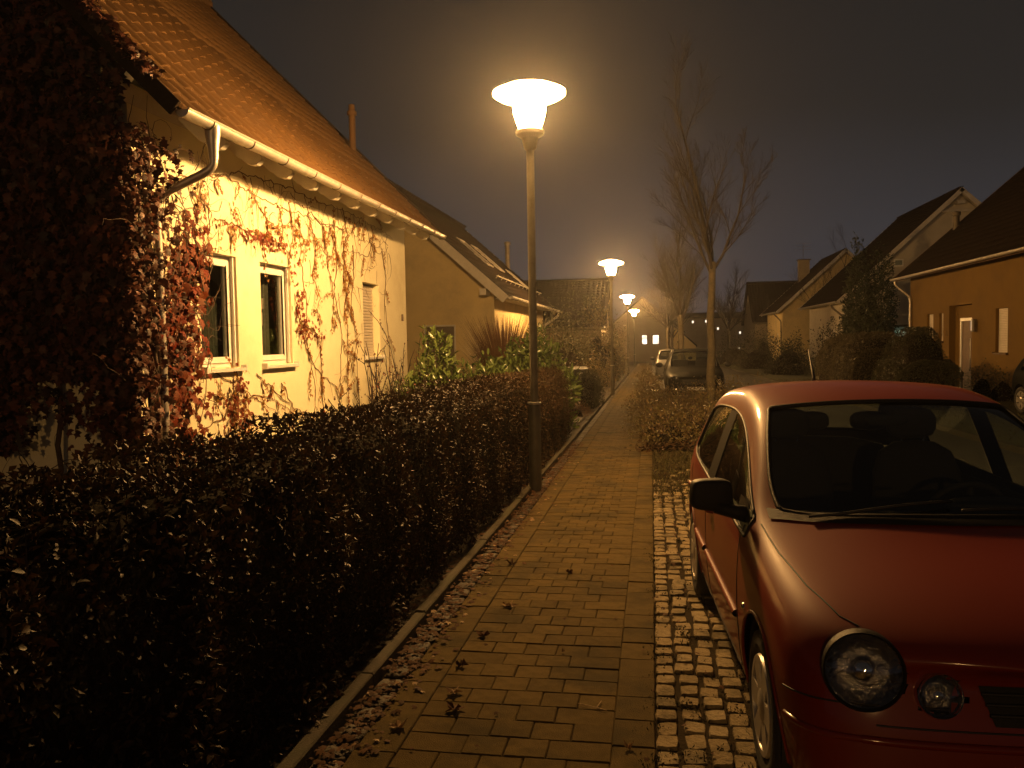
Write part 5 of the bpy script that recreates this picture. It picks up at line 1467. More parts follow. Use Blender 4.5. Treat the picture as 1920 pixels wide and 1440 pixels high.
# ================================================================== HAZE: thin volume added to stand in for lens glow round the lamps
mb = MB(); mb.box(-112, 132, -32, 232, -3.6, 11.6)
hz = mb.obj('haze', 'rubber', label='thin haze added over the street for the glow round the lamps', cat='haze', kind='stuff')
hm, hn, ho = new_mat('bloom_haze')
pv = hn.nodes.new('ShaderNodeVolumePrincipled')
pv.inputs['Color'].default_value = (0.9, 0.9, 0.9, 1); pv.inputs['Density'].default_value = 0.0009; pv.inputs['Anisotropy'].default_value = 0.84
hn.links.new(pv.outputs[0], ho.inputs['Volume'])
hz.data.materials.clear(); hz.data.materials.append(hm)

# ================================================================== CARS
def catmull(x):
    return x
def car_shell(prm):
    """subdivided body cage; returns arrays split by material"""
    sw, slen, szr, szb = prm['w'], prm['l'], prm['zr'], prm['zb']   # width, length, roof height, belt height scale
    # half-section columns: bottom centre, bottom edge, sill, low side, mid side, shoulder, belt, rail, edge, quarter, centre
    def top(ye, ze, xe, yc, zc, belt, rail):
        q = (xe * .52, ye + (yc - ye) * .73, ze + (zc - ze) * .76)
        return [belt, rail, (xe, ye, ze), q, (0, yc, zc)]
    S = []
    def st(y, low, tops): S.append([(0, y, low[0]), (low[1], y, low[0])] + [(a, y + dy, b) for a, dy, b in low[2]] + tops)
    # nose cap
    S.append([(0, .03, .20), (.46, .07, .20), (.58, .12, .25), (.62, .14, .36), (.63, .16, .48), (.615, .19, .585), (.59, .205, .62), (.54, .195, .655), (.46, .17, .68), (.24, .125, .70), (0, .10, .705)])
    S.append([(0, .12, .18), (.62, .22, .18), (.735, .27, .23), (.775, .30, .36), (.785, .32, .50), (.765, .34, .62), (.735, .345, .675), (.675, .33, .72), (.585, .30, .745), (.30, .235, .775), (0, .20, .785)])
    S.append([(0, .50, .17), (.66, .50, .17), (.775, .50, .22), (.805, .50, .36), (.82, .52, .52), (.805, .54, .69), (.775, .545, .75), (.715, .54, .80), (.615, .52, .825), (.31, .47, .855), (0, .45, .865)])
    S.append([(0, .86, .17), (.68, .86, .17), (.785, .86, .22), (.815, .86, .36), (.828, .87, .55), (.818, .88, .75), (.792, .89, .815), (.74, .90, .865), (.665, .89, .885), (.34, .84, .92), (0, .82, .93)])
    S.append([(0, 1.22, .17), (.68, 1.22, .17), (.785, 1.22, .22), (.815, 1.22, .36), (.83, 1.22, .56), (.822, 1.22, .79), (.80, 1.22, .86), (.763, 1.24, .925), (.705, 1.22, .945), (.365, 1.05, .985), (0, .99, .995)])
    S.append([(0, 1.55, .17), (.68, 1.55, .17), (.785, 1.55, .22), (.815, 1.55, .36), (.83, 1.55, .57), (.824, 1.55, .81), (.80, 1.55, .885), (.705, 1.60, 1.15), (.652, 1.54, 1.175), (.335, 1.42, 1.21), (0, 1.38, 1.22)])
    S.append([(0, 1.92, .17), (.68, 1.92, .17), (.785, 1.92, .22), (.815, 1.92, .36), (.83, 1.92, .57), (.825, 1.92, .82), (.80, 1.92, .90), (.645, 1.98, 1.365), (.59, 1.90, 1.40), (.30, 1.80, 1.432), (0, 1.77, 1.44)])
    S.append([(0, 2.34, .17), (.68, 2.34, .17), (.785, 2.34, .22), (.815, 2.34, .36), (.83, 2.34, .57), (.825, 2.34, .83), (.80, 2.34, .915), (.635, 2.36, 1.405), (.57, 2.35, 1.45), (.30, 2.33, 1.478), (0, 2.33, 1.485)])
    S.append([(0, 2.44, .17), (.68, 2.44, .17), (.785, 2.44, .22), (.815, 2.44, .36), (.83, 2.44, .57), (.825, 2.44, .83), (.80, 2.44, .92), (.634, 2.45, 1.405), (.569, 2.45, 1.45), (.30, 2.45, 1.478), (0, 2.45, 1.486)])
    S.append([(0, 3.02, .17), (.68, 3.02, .18), (.785, 3.02, .23), (.815, 3.02, .37), (.828, 3.02, .58), (.822, 3.02, .85), (.795, 3.02, .945), (.63, 3.02, 1.385), (.565, 3.02, 1.43), (.30, 3.04, 1.46), (0, 3.05, 1.468)])
    S.append([(0, 3.40, .19), (.66, 3.40, .20), (.77, 3.40, .25), (.805, 3.40, .39), (.82, 3.40, .60), (.812, 3.40, .87), (.785, 3.37, .975), (.64, 3.33, 1.31), (.565, 3.40, 1.39), (.30, 3.47, 1.42), (0, 3.50, 1.428)])
    S.append([(0, 3.62, .22), (.62, 3.62, .23), (.745, 3.62, .28), (.785, 3.63, .42), (.80, 3.64, .62), (.79, 3.65, .87), (.755, 3.64, .99), (.655, 3.62, 1.22), (.56, 3.62, 1.34), (.30, 3.68, 1.375), (0, 3.70, 1.385)])
    S.append([(0, 3.78, .25), (.56, 3.77, .26), (.68, 3.76, .30), (.735, 3.78, .43), (.755, 3.79, .60), (.735, 3.78, .83), (.71, 3.76, .93), (.665, 3.75, 1.0), (.58, 3.79, 1.03), (.30, 3.84, 1.04), (0, 3.85, 1.04)])
    S.append([(0, 3.86, .28), (.46, 3.86, .28), (.56, 3.86, .32), (.60, 3.89, .44), (.61, 3.90, .58), (.60, 3.86, .74), (.58, 3.83, .85), (.55, 3.84, .92), (.46, 3.86, .93), (.24, 3.88, .93), (0, 3.89, .93)])
    def sc(p):
        x, y, z = p
        zz = z * szb if z < .95 else .95 * szb + (z - .95) * szr
        return (x * sw, y * slen, zz)
    nS, nC = len(S), 11
    verts = []; idx = {}
    for s in range(nS):
        for c in range(nC):
            x, y, z = sc(S[s][c])
            idx[(s, c, 1)] = len(verts); verts.append((x, y, z))
            if x > 1e-6: idx[(s, c, -1)] = len(verts); verts.append((-x, y, z))
            else: idx[(s, c, -1)] = idx[(s, c, 1)]
    faces = []; mats = []
    GL, GS, BP, BD = 1, 2, 3, 0
    for s in range(nS - 1):
        for c in range(nC - 1):
            m = BD
            if s in (4, 5) and c in (8, 9): m = GL
            if s in (4, 5, 6, 8, 9) and c == 6: m = GS
            if s == 7 and c == 6: m = BP
            if s == 11 and c in (8, 9): m = 4
            for sg in (1, -1):
                q = [idx[(s, c, sg)], idx[(s + 1, c, sg)], idx[(s + 1, c + 1, sg)], idx[(s, c + 1, sg)]]
                if sg == -1: q = q[::-1]
                faces.append(q); mats.append(m)
    for s, flip in ((0, False), (nS - 1, True)):
        for c in range(nC - 1):
            a, b, d, e = idx[(s, c, 1)], idx[(s, c + 1, 1)], idx[(s, c + 1, -1)], idx[(s, c, -1)]
            q = [a, b, d, e]; q = [v for i, v in enumerate(q) if v not in q[:i]]
            faces.append(q[::-1] if flip else q); mats.append(0)
    me = bpy.data.meshes.new('cage'); me.from_pydata(verts, [], faces)
    for i in range(5): me.materials.append(MATS['rubber'])
    me.polygons.foreach_set('material_index', mats)
    cr = me.attributes.new('crease_edge', 'FLOAT', 'EDGE')
    inv = {}
    for k, v in idx.items(): inv.setdefault(v, k)
    vals = []
    for e in me.edges:
        a, b = inv[e.vertices[0]], inv[e.vertices[1]]
        v = 0.0
        ca, cb, sa, sb = a[1], b[1], a[0], b[0]
        if ca == cb == 6 and min(sa, sb) >= 4 and max(sa, sb) <= 10: v = .55      # belt line
        if ca == cb == 8 and min(sa, sb) >= 4 and max(sa, sb) <= 6: v = .35
        if sa == sb == 4 and min(ca, cb) >= 8: v = .7                              # cowl
        if ca == cb == 2: v = .5
        vals.append(v)
    cr.data.foreach_set('value', vals)
    o = bpy.data.objects.new('cage', me); COL.objects.link(o)
    sm = o.modifiers.new('s', 'SUBSURF'); sm.levels = prm.get('sub', 4); sm.render_levels = sm.levels
    bpy.context.view_layer.update()
    ev = o.evaluated_get(bpy.context.evaluated_depsgraph_get()); m2 = ev.to_mesh()
    V = np.zeros(len(m2.vertices) * 3, np.float32); m2.vertices.foreach_get('co', V); V = V.reshape(-1, 3).astype(float)
    F = [tuple(p.vertices) for p in m2.polygons]; MI = [p.material_index for p in m2.polygons]
    ev.to_mesh_clear(); bpy.data.objects.remove(o); bpy.data.meshes.remove(me)
    return V, F, MI

def sub_mesh(name, V, F, keep, mat, parent, offset=0.0, smooth=True, thick=None):
    fs = [F[i] for i in keep]
    ids = sorted({v for f in fs for v in f}); mp = {v: i for i, v in enumerate(ids)}
    me = bpy.data.meshes.new(name); me.from_pydata([tuple(V[i]) for i in ids], [], [tuple(mp[v] for v in f) for f in fs])
    me.materials.append(MATS[mat])
    if smooth: me.shade_smooth()
    if offset:
        me.update()
        for v in me.vertices: v.co = v.co + v.normal * offset
    return link(name, me, None, parent)

def make_wheel(parent, x, y, r, side, w=.18):
    wl = empty('wheel', (x, y, r)); wl.parent = parent; wl.matrix_basis = Matrix.Translation((x, y, r))
    s = side
    # tyre
    mb = MB(); h = w / 2
    mb.lathe([(r * .66, -s * h * .8), (r * .80, -s * h), (r * .95, -s * h * .93), (r, -s * h * .7), (r, s * h * .7), (r * .95, s * h * .93), (r * .80, s * h), (r * .66, s * h * .84)], 40, 'X')
    mb.obj('tyre', 'tyre', wl, True, 50)
    mb = MB()      # dished cover with six openings
    ro = r * .665; n = 6
    mb.lathe([(ro, s * h * .86), (ro * .97, s * h * .98), (ro * .86, s * h * .98), (ro * .84, s * h * .80)], 40, 'X')
    mb.lathe([(0, s * h * 1.02), (ro * .26, s * h * 1.0), (ro * .34, s * h * .9), (ro * .36, s * h * .7)], 30, 'X')
    for k in range(n):
        a = 2 * math.pi * k / n
        u = Vector((0, math.cos(a), math.sin(a))); t = Vector((0, -math.sin(a), math.cos(a)))
        p = [u * ro * .28 + t * ro * .19, u * ro * .88 + t * ro * .27, u * ro * .88 - t * ro * .27, u * ro * .28 - t * ro * .19]
        hi = [q + Vector((s * h * (.97 if i in (1, 2) else .93), 0, 0)) for i, q in enumerate(p)]
        lo = [q + Vector((s * h * .55, 0, 0)) for q in p]
        mb.add(hi + lo, [(0, 1, 2, 3), (0, 4, 5, 1), (2, 6, 7, 3)])
    mb.obj('hubcap', 'hubcap', wl, True, 40)
    mb = MB(); mb.lathe([(0, s * h * .5), (r * .66, s * h * .5), (r * .66, -s * h * .5), (0, -s * h * .5)], 24, 'X'); mb.obj('brake_drum', 'rubber', wl)
    return wl

def make_car(name, label, loc, rz, prm, group=None):
    C = empty(name, loc, rz, label, 'car', group)
    V, F, MI = car_shell(prm)
    sw, sl = prm['w'], prm['l']; detail = prm.get('detail', True)
    rw = prm['rw']; ra = rw + .055
    arches = [(.82 * sl, rw), (3.28 * sl, rw)]
    drop = set()
    for (ya, za) in arches:
        side = np.abs(V[:, 0]) > .50 * sw
        d = np.hypot(V[:, 1] - ya, V[:, 2] - za)
        ins = side & (d < ra) & (V[:, 2] < .80)
        insid = set(np.nonzero(ins)[0].tolist())
        for i, f in enumerate(F):
            if MI[i] == 0 and all(v in insid for v in f): drop.add(i)
        used = {v for i, f in enumerate(F) if i not in drop for v in f}
        for v in insid & used:
            if d[v] > 1e-6:
                k = ra / d[v]; V[v, 1] = ya + (V[v, 1] - ya) * k; V[v, 2] = za + (V[v, 2] - za) * k
    if detail:
        b0 = BVHTree.FromPolygons([tuple(v) for v in V], F)
        for sx_, z_, r_ in ((.585, .655, .118), (-.585, .655, .118), (.375, .60, .066), (-.375, .60, .066)):
            h0 = b0.ray_cast(Vector((sx_, -2, z_)), Vector((0, 1, 0)))[0]
            for i, f in enumerate(F):
                if MI[i] == 0 and V[f[0], 1] < .9:
                    q = Vector((V[f[0]] + V[f[2]]) / 2)
                    if (q - h0).length < r_ * .99: drop.add(i)
    body = [i for i in range(len(F)) if MI[i] == 0 and i not in drop]
    bo = sub_mesh('body', V, F, body, prm['paint'], C)
    bvh = BVHTree.FromPolygons([tuple(v) for v in V], F)
    def side_x(y, z, sg):
        h = bvh.ray_cast(Vector((sg * 2, y, z)), Vector((-sg, 0, 0)))
        return h[0], h[1]
    def top_z(x, y):
        h = bvh.ray_cast(Vector((x, y, 3)), Vector((0, 0, -1))); return h[0], h[1]
    def front_y(x, z):
        h = bvh.ray_cast(Vector((x, -2, z)), Vector((0, 1, 0))); return h[0], h[1]
    cx = lambda i: sum(V[v, 0] for v in F[i]) / len(F[i])
    ws = [i for i in range(len(F)) if MI[i] == 1]
    sub_mesh('windscreen', V, F, ws, 'car_glass', C, -.006)
    sub_mesh('rear_window', V, F, [i for i in range(len(F)) if MI[i] == 4], 'car_glass', C, -.006)
    ps = sorted({V[v, 1] for i in range(len(F)) if MI[i] == 3 for v in F[i]})
    yb = (ps[0] + ps[-1]) / 2
    for sg in (1, -1):
        sub_mesh('front_side_window', V, F, [i for i in range(len(F)) if MI[i] == 2 and cx(i) * sg > 0 and V[F[i][0], 1] < yb], 'car_glass', C, -.004)
        sub_mesh('rear_side_window', V, F, [i for i in range(len(F)) if MI[i] == 2 and cx(i) * sg > 0 and V[F[i][0], 1] > yb], 'car_glass', C, -.004)
        sub_mesh('door_pillar', V, F, [i for i in range(len(F)) if MI[i] == 3 and cx(i) * sg > 0], 'matt_black', C, .001)
    # rubber seals round every pane: boundary edges of the glass patches
    def boundary(mi_set, sel=lambda i: True):
        cnt = {}
        for i, f in enumerate(F):
            if MI[i] in mi_set and sel(i):
                for a, b in zip(f, f[1:] + f[:1]):
                    cnt[frozenset((a, b))] = cnt.get(frozenset((a, b)), 0) + 1
        E = [tuple(k) for k, v in cnt.items() if v == 1]
        adj = {}
        for a, b in E: adj.setdefault(a, []).append(b); adj.setdefault(b, []).append(a)
        loops = []; seen = set()
        for s0 in adj:
            if s0 in seen: continue
            lp = [s0]; seen.add(s0); cur = s0
            while True:
                nx = [q for q in adj[cur] if q not in seen]
                if not nx: break
                cur = nx[0]; seen.add(cur); lp.append(cur)
            lp.append(lp[0]); loops.append(lp)
        return loops
    def seal_tube(nm, sets, r, mat, sel=lambda i: True, step=1):
        for lp in boundary(sets, sel):
            if len(lp) < 8: continue
            pts = [Vector(V[v]) for v in lp[::step]] + [Vector(V[lp[-1]])]
            mb = MB(); mb.tube(pts, r, 6, cap=False); mb.obj(nm, mat, C, True)
    if detail:
        seal_tube('windscreen_seal', {1}, .012, 'trim_black', step=2)
        for sg in (1, -1):
            seal_tube('window_frame_trim', {2, 3}, .0085, 'trim_black', lambda i: cx(i) * sg > 0, step=2)
        seal_tube('rear_window_seal', {4}, .012, 'trim_black', step=2)
    # wheels and arch liners
    for (ya, za) in arches:
        for sg in (1, -1):
            make_wheel(C, sg * .715 * sw, ya, rw, sg, .185 * prm.get('ww', 1))
            mb = MB(); n = 20; a0 = -.25
            vs = []
            for k in range(n + 1):
                a = a0 + (math.pi - 2 * a0) * k / n
                for xx in (.792 * sw, .50 * sw): vs.append((sg * xx, ya + (ra - .004) * math.cos(a), za + (ra - .004) * math.sin(a)))
            mb.add(vs, [(2 * k, 2 * k + 1, 2 * k + 3, 2 * k + 2) for k in range(n)])
            mb.add([(sg * .50 * sw, ya + ra * math.cos(2 * math.pi * k / 24), za + ra * math.sin(2 * math.pi * k / 24)) for k in range(24)], [tuple(range(24))])
            mb.obj('wheel_arch', 'rubber', C, True, 60)
    # sill/underbody
    mb = MB(); mb.box(-.62 * sw, .62 * sw, .35 * sl, 3.6 * sl, .16, .2); mb.obj('underbody', 'rubber', C)
    # seams and trim following the skin
    def skin_line(nm, pts, fn, r, mat, off=-.001, seg=6, close=False):
        P_ = []
        for a, b in zip(pts[:-1], pts[1:]):
            k = max(2, int(math.hypot(b[0] - a[0], b[1] - a[1]) / .03))
            for i in range(k): P_.append((a[0] + (b[0] - a[0]) * i / k, a[1] + (b[1] - a[1]) * i / k))
        P_.append(pts[-1]); out = []
        for p in P_:
            h, nn = fn(*p)
            if h is not None: out.append(h + nn * off)
        if len(out) > 2:
            mb = MB(); mb.tube(out, r, seg, cap=False); return mb.obj(nm, mat, C, True)
    if detail:
        for sg in (1, -1):
            fn = lambda y, z, s=sg: side_x(y, z, s)
            skin_line('front_door_seam', [(1.30, .90), (1.26, .75), (1.25, .45), (1.30, .27), (1.42, .235), (2.28, .235), (2.38, .30), (2.40, .90)], fn, .0035, 'rubber')
            skin_line('rear_door_seam', [(2.42, .235), (2.75, .235), (2.95, .50), (3.22, .72), (3.28, .90)], fn, .0035, 'rubber')
            skin_line('sill_seam', [(1.2, .265), (2.9, .265)], fn, .003, 'rubber')
            # rub strip
            rs = skin_line('side_strip', [(1.28, .505), (2.36, .515)], fn, .017, prm['paint'], .002, 8)
            rs = skin_line('side_strip', [(2.45, .515), (2.90, .52)], fn, .017, prm['paint'], .002, 8)
            # wheel-arch lips
            for (ya, za) in arches:
                pts = []
                for k in range(30):
                    a = -.15 + (math.pi + .3) * k / 29
                    h, nn = fn(ya + (ra + .004) * math.cos(a), za + (ra + .004) * math.sin(a))
                    if h is not None: pts.append(h)
                if len(pts) > 4:
                    mb = MB(); mb.tube(pts, .0075, 6, cap=False); mb.obj('arch_lip', prm['paint'], C, True)
            # door handles
            for yh in (2.18, 3.02):
                h, nn = fn(yh, .80)
                mb = MB(); q = h
                mb.tube([(q.x - sg * .008, yh - .09, .795), (q.x + sg * .026, yh - .06, .80), (q.x + sg * .030, yh, .803), (q.x + sg * .026, yh + .06, .80), (q.x - sg * .008, yh + .09, .795)], [.010, .013, .014, .013, .010], 8)
                mb.obj('door_handle', prm['paint'], C, True)
            # side indicator
            h, nn = fn(1.08, .60)
            bm = bmesh.new(); bmesh.ops.create_icosphere(bm, subdivisions=2, radius=1)
            me = bpy.data.meshes.new('side_indicator'); bm.to_mesh(me); bm.free(); me.shade_smooth()
            o = link('side_indicator', me, 'chrome', C); o.matrix_basis = Matrix.Translation(h) @ Matrix.Diagonal((.012, .030, .017, 1))
            # bonnet edge seam
            skin_line('bonnet_seam', [(sg * .735, 1.17), (sg * .715, .90), (sg * .675, .62), (sg * .615, .42), (sg * .57, .36)], top_z, .0035, 'rubber')
            # mirror: rounded shell on a foot
            h, nn = fn(1.36, .93)
            Mm = empty('door_mirror', (0, 0, 0)); Mm.parent = C
            bm = bmesh.new(); bmesh.ops.create_cube(bm, size=2)
            me = bpy.data.meshes.new('housing'); bm.to_mesh(me); bm.free()
            me.materials.append(MATS['trim_black'])
            for v in me.vertices:
                x, y, z = v.co
                v.co = Vector((x * (.100 if z < 0 else .092), y * (.055 if x * sg < 0 else .042), z * (.080 if x * sg < 0 else .068) + (.012 if x * sg > 0 else 0)))
            ob = link('housing', me, None, Mm); ob.matrix_basis = Matrix.Translation((sg * .915, 1.42, 1.005)) @ Matrix.Rotation(sg * R(-12), 4, 'Z')
            cr = me.attributes.new('crease_edge', 'FLOAT', 'EDGE'); cr.data.foreach_set('value', [.38] * len(me.edges))
            md = ob.modifiers.new('s', 'SUBSURF'); md.levels = 3; md.render_levels = 3; me.shade_smooth()
            mb = MB(); mb.tube([(h.x - sg * .02, 1.40, .925), (h.x + sg * .03, 1.40, .935), (sg * .90, 1.39, .96)], [.040, .034, .028], 10); mb.obj('foot', 'trim_black', Mm, True)
            mb = MB(); mb.add([(sg * .755, 1.27, .905), (sg * .792, 1.50, .90), (sg * .765, 1.50, 1.0), (sg * .757, 1.40, .99)], [(0, 1, 2, 3)])
            mb.obj('mirror_panel', 'trim_black', Mm)
        # headlights: a big and a small round lamp each side, set into the nose
        for sg in (1, -1):
            for nm, (x, z, rr) in (('headlight', (.585, .655, .118)), ('fog_headlight', (.375, .60, .066))):
                h, nn = front_y(sg * x, z)
                nn = Vector((nn.x * .65, nn.y, nn.z * .8)).normalized()
                rot = Vector((0, 0, 1)).rotation_difference(nn).to_matrix().to_4x4()
                Hd = empty(nm, (0, 0, 0)); Hd.parent = C; Hd.matrix_basis = Matrix.Translation(h + nn * (.008 if rr > .1 else .004)) @ rot
                mb = MB(); mb.lathe([(rr * 1.05, -.06), (rr * 1.06, .010), (rr * 1.02, .020), (rr * .97, .012), (rr * .96, -.01)], 32); mb.obj('bezel', 'trim_black' if rr > .1 else 'chrome', Hd, True, 50)
                mb = MB(); mb.lathe([(0, -.055), (rr * .3, -.05), (rr * .34, -.02), (rr * .42, -.03), (rr * .75, -.012), (rr * .98, .005)], 32); mb.obj('reflector', 'reflector', Hd, True)
                mb = MB(); mb.lathe([(rr * .25, -.03), (rr * .27, .0), (rr * .18, .006), (0, .010)], 20); mb.obj('bulb_cap', 'chrome', Hd, True)
                mb = MB(); mb.lathe([(rr, .010), (rr * .8, .024), (rr * .4, .034), (0, .037)], 32); mb.obj('lens', 'lens_glass', Hd, True)
        # grille, lower intake, bumper strip
        def patch(nm, pts, fn, mat, off):
            mb = MB(); nu, nv = 14, 6; vs = []
            for j in range(nv):
                for i in range(nu):
                    u, v = i / (nu - 1), j / (nv - 1)
                    a = (Vector(pts[0]).lerp(Vector(pts[1]), u)).lerp(Vector(pts[3]).lerp(Vector(pts[2]), u), v)
                    h, nn = fn(a.x, a.y)
                    if h is None: h, nn = Vector((a.x, .1, a.y)), Vector((0, -1, 0))
                    vs.append(h + Vector((0, -1, 0)) * off)
            mb.add(vs, [(j * nu + i, j * nu + i + 1, (j + 1) * nu + i + 1, (j + 1) * nu + i) for j in range(nv - 1) for i in range(nu - 1)])
            return mb.obj(nm, mat, C, True)
        patch('grille', [(-.22, .52), (.22, .52), (.26, .635), (-.26, .635)], front_y, 'trim_black', .004)
        patch('lower_intake', [(-.45, .235), (.45, .235), (.48, .34), (-.48, .34)], front_y, 'trim_black', .004)
        for z in (.55, .58, .61):
            skin_line('grille_bar', [(-.225 - (z - .52) * .3, z), (.225 + (z - .52) * .3, z)], front_y, .006, 'rubber', .006)
        skin_line('bumper_strip', [(-.60, .455), (.60, .455)], front_y, .014, prm['paint'], .0)
        skin_line('bumper_seam', [(-.56, .50), (.56, .50)], front_y, .0035, 'rubber', .0)
        for sg in (1, -1):
            fn = lambda y, z, s=sg: side_x(y, z, s)
            skin_line('bumper_strip', [(.20, .455), (.42, .44)], fn, .012, prm['paint'], .0)
            skin_line('bumper_seam', [(.20, .56), (.44, .53)], fn, .0035, 'rubber', .0)
        # plate (blank) and cowl with wipers
        h, nn = front_y(0, .40)
        mb = MB(); mb.box(-.26, .26, h.y - .022, h.y - .012, .295, .405); mb.obj('number_plate', 'pvc_white', C)
        mb = MB(); n = 24; vs = []
        for k in range(n + 1):
            x = -.70 + 1.40 * k / n
            yc = .99 + (1.22 - .99) * (abs(x) / .70) ** 2
            h1, _ = top_z(x, yc - .045); h2, _ = top_z(x, yc + .03)
            vs += [tuple(h1 + Vector((0, 0, .006))), tuple(h2 + Vector((0, 0, .008)))]
        mb.add(vs, [(2 * k, 2 * k + 2, 2 * k + 3, 2 * k + 1) for k in range(n)])
        mb.obj('cowl', 'trim_black', C, True)
        for x0, x1 in ((-.55, .0), (.02, .58)):
            pts = []
            for k in range(12):
                x = x0 + (x1 - x0) * k / 11; y = 1.03 + .13 * (abs(x) / .7) ** 2 + .05 * k / 11
                h, nn = top_z(x, y); pts.append(h + nn * .020)
            mb = MB(); mb.tube(pts, .007, 5); mb.obj('wiper', 'rubber', C, True)
        # roof aerial
        h, nn = top_z(0, 3.3); mb = MB(); mb.tube([h - Vector((0, 0, .01)), h + Vector((0, .01, .03)), h + Vector((0, .16, .22))], [.02, .010, .003], 6); mb.obj('aerial', 'rubber', C, True)
        # interior
        def soft(nm, c, s, parent, mat='seat_cloth', rx=0, crease=.25):
            bm = bmesh.new(); bmesh.ops.create_cube(bm, size=2); me = bpy.data.meshes.new(nm); bm.to_mesh(me); bm.free()
            me.materials.append(MATS[mat]); me.shade_smooth()
            cr = me.attributes.new('crease_edge', 'FLOAT', 'EDGE'); cr.data.foreach_set('value', [crease] * len(me.edges))
            o = link(nm, me, None, parent); o.matrix_basis = Matrix.Translation(c) @ Matrix.Rotation(rx, 4, 'X') @ Matrix.Diagonal((*s, 1))
            md = o.modifiers.new('s', 'SUBSURF'); md.levels = 2; md.render_levels = 2
            return o
        for sx in (-.35, .35):
            s_ = soft('front_seat', (sx, 2.12, .47), (.27, .29, .10), C)
            b = soft('seat_back', (sx, 2.42, .83), (.26, .075, .34), C, rx=R(-12))
            soft('headrest', (sx, 2.53, 1.235), (.145, .055, .095), C, rx=R(-8))
            for d in (-.06, .06):
                mb = MB(); mb.tube([(sx + d, 2.49, 1.08), (sx + d, 2.525, 1.20)], .006, 6); mb.obj('headrest_post', 'chrome', C, True)
        soft('rear_bench', (0, 3.0, .47), (.62, .28, .12), C); soft('rear_back', (0, 3.30, .80), (.60, .08, .30), C, rx=R(-14))
        for sx in (-.38, 0, .38): soft('rear_headrest', (sx, 3.40, 1.17), (.13, .05, .07), C, rx=R(-8))
        mb = MB(); mb.add([(-.70, 1.12, .90), (.70, 1.12, .90), (.74, 1.62, .90), (.74, 1.70, .60), (-.74, 1.70, .60), (-.74, 1.62, .90), (.0, 1.02, .93)], [(0, 6, 1, 2, 5), (5, 2, 3, 4)])
        mb.obj('dashboard', 'interior', C)
        soft('binnacle', (.36, 1.56, .93), (.2, .1, .05), C, 'interior')
        mb = MB(); pts = [Vector((.36, 1.83, .84)) + Matrix.Rotation(R(-65), 3, 'X') @ Vector((.185 * math.cos(a), .185 * math.sin(a), 0)) for a in [2 * math.pi * k / 32 for k in range(33)]]
        mb.tube(pts, .015, 8, cap=False); swl = mb.obj('steering_wheel', 'interior', C, True)
        mb = MB(); c_ = Vector((.36, 1.80, .83))
        for a in (0, math.pi, 1.5 * math.pi): mb.tube([c_, Vector((.36, 1.83, .84)) + Matrix.Rotation(R(-65), 3, 'X') @ Vector((.18 * math.cos(a), .18 * math.sin(a), 0))], [.035, .012], 6)
        mb.obj('spokes', 'interior', swl, True)
        soft('rear_view_mirror', (0, 1.86, 1.31), (.11, .018, .032), C, 'interior')
        mb = MB(); mb.box(-.70, .70, 1.25, 3.6, .22, .26); mb.obj('cabin_floor', 'interior', C)
        for sx in (-1, 1):
            mb = MB(); mb.box(sx * .745 - .008, sx * .745 + .008, 1.35, 3.3, .26, .90); mb.obj('door_card', 'interior', C)
        mb = MB(); mb.box(-.6, .6, 3.42, 3.70, .95, .97); mb.obj('parcel_shelf', 'interior', C)
        for x in (-.05, .12): pass
    else:
        for sg in (1, -1):
            h, nn = front_y(sg * .57 * sw, .66 * prm['zb'])
            Hd = empty('headlight', (0, 0, 0)); Hd.parent = C
            q = Vector((0, 0, 1)).rotation_difference(Vector((nn.x, nn.y, nn.z * .5)).normalized()).to_matrix().to_4x4()
            Hd.matrix_basis = Matrix.Translation(h - nn * .02) @ q @ Matrix.Diagonal((1.25, .85, 1, 1))
            mb = MB(); mb.lathe([(0, -.03), (.05, -.03), (.11, .02)], 18); mb.obj('reflector', 'chrome', Hd, True)
            mb = MB(); mb.lathe([(.115, .018), (.09, .032), (0, .045)], 18); mb.obj('lens', 'lens_glass', Hd, True)
            hh, nn = side_x(1.36 * sl, .93 * prm['zb'], sg)
            bm = bmesh.new(); bmesh.ops.create_icosphere(bm, subdivisions=2, radius=1); me = bpy.data.meshes.new('door_mirror'); bm.to_mesh(me); bm.free(); me.shade_smooth()
            o = link('door_mirror', me, 'trim_black', C); o.matrix_basis = Matrix.Translation((sg * .97 * sw, 1.38 * sl, 1.03 * prm['zb'])) @ Matrix.Diagonal((.12, .07, .09, 1))
            if prm.get('rails'):
                pts = []
                for k in range(12):
                    y = (2.05 + 1.35 * k / 11) * sl; h, nn = top_z(sg * .53 * sw, y); pts.append(h + Vector((0, 0, .05 if 0 < k < 11 else -.01)))
                mb = MB(); mb.tube(pts, .018, 6); mb.obj('roof_rail', 'chrome', C, True)
            hh, nn = front_y(sg * .40 * sw, .33 * prm['zb'])
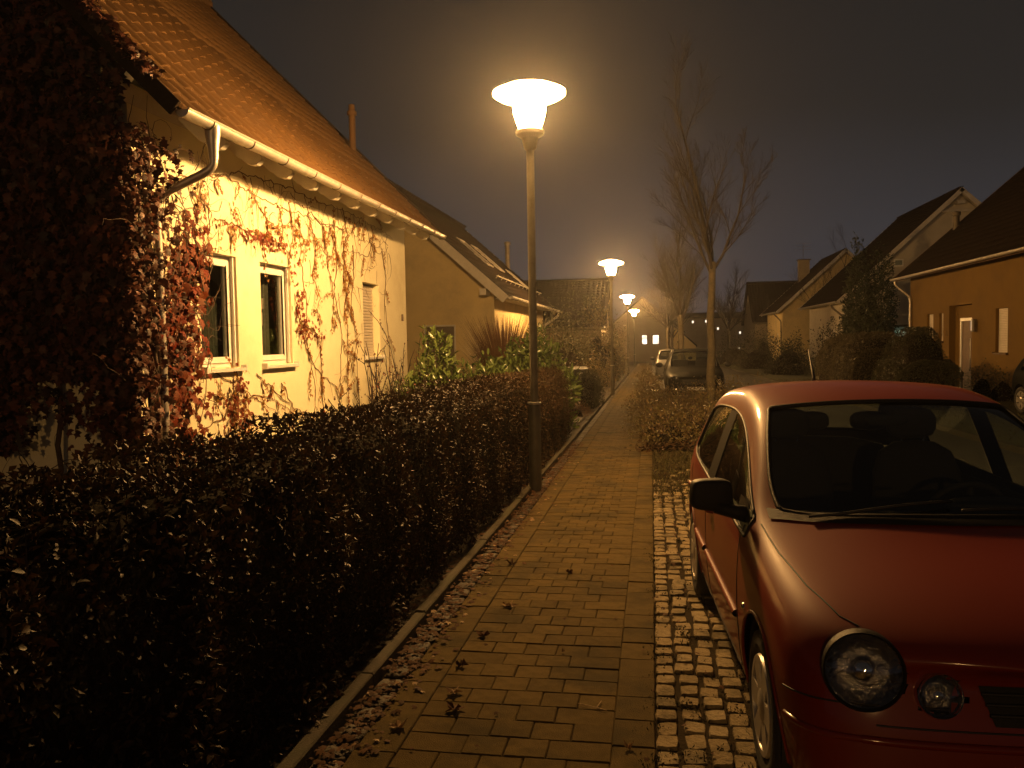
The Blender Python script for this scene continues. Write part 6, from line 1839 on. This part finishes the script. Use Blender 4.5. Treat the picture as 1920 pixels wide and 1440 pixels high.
            mb = MB(); mb.lathe([(0, -.03), (.04, -.02), (.06, .012), (0, .02)], 14, 'Z'); o = mb.obj('fog_lamp', 'chrome', C, True); o.matrix_basis = Matrix.Translation(hh) @ Matrix.Rotation(R(90), 4, 'X')
        vs = []; mb = MB()
        for j in range(4):
            for i in range(9):
                h, nn = front_y((-.36 + .09 * i) * sw, (.50 + .045 * j) * prm['zb']); vs.append(h + Vector((0, -.006, 0)))
        mb.add(vs, [(j * 9 + i, j * 9 + i + 1, j * 9 + i + 10, j * 9 + i + 9) for j in range(3) for i in range(8)]); mb.obj('grille', 'rubber', C, True)
        h, nn = front_y(0, .40 * prm['zb']); mb = MB(); mb.box(-.26, .26, h.y - .03, h.y - .015, .36, .46); mb.obj('number_plate', 'sticker', C)
        mb = MB()
        for sx in (-.37, .37): mb = MB(); mb.box(sx - .24, sx + .24, 2.3 * sl, 2.45 * sl, .4, 1.15 * prm['zb']); mb.obj('front_seat', 'seat_cloth', C)
        mb = MB(); mb.box(-.70 * sw, .70 * sw, 1.2 * sl, 1.7 * sl, .5, .88 * prm['zb']); mb.obj('dashboard', 'interior', C)
        seal_tube('windscreen_seal', {1}, .012, 'trim_black', step=1)
    return C

RC = make_car('parked_car', 'red small hatchback parked on the granite setts, front towards the camera', (1.255, 2.50, gz(2.5) + .004), R(3.1),
              dict(w=1.0, l=1.0, zr=1.0, zb=1.0, rw=.292, paint='paint_red', sub=4))
RC.matrix_basis = RC.matrix_basis @ Matrix.Rotation(-G, 4, 'X')
make_car('parked_car', 'dark minivan with roof rails parked behind the planting bed and slim tree', (1.34, 25.9, gz(26.9) - .02), R(0), dict(w=1.12, l=1.12, zr=1.12, zb=1.08, rw=.32, paint='paint_dark', sub=3, detail=False, rails=True))
make_car('parked_car', 'pale silver car parked farther down behind the dark minivan', (1.05, 43.5, gz(43.5) - .02), R(0), dict(w=1.02, l=1.08, zr=1.05, zb=1.03, rw=.31, paint='paint_silver', sub=3, detail=False))
make_car('parked_car', 'dark car cut off by the right edge in front of the orange house', (9.3, 16.9, gz(16.9)), R(3), dict(w=1.05, l=1.1, zr=.95, zb=1.0, rw=.31, paint='paint_dark', sub=3, detail=False))
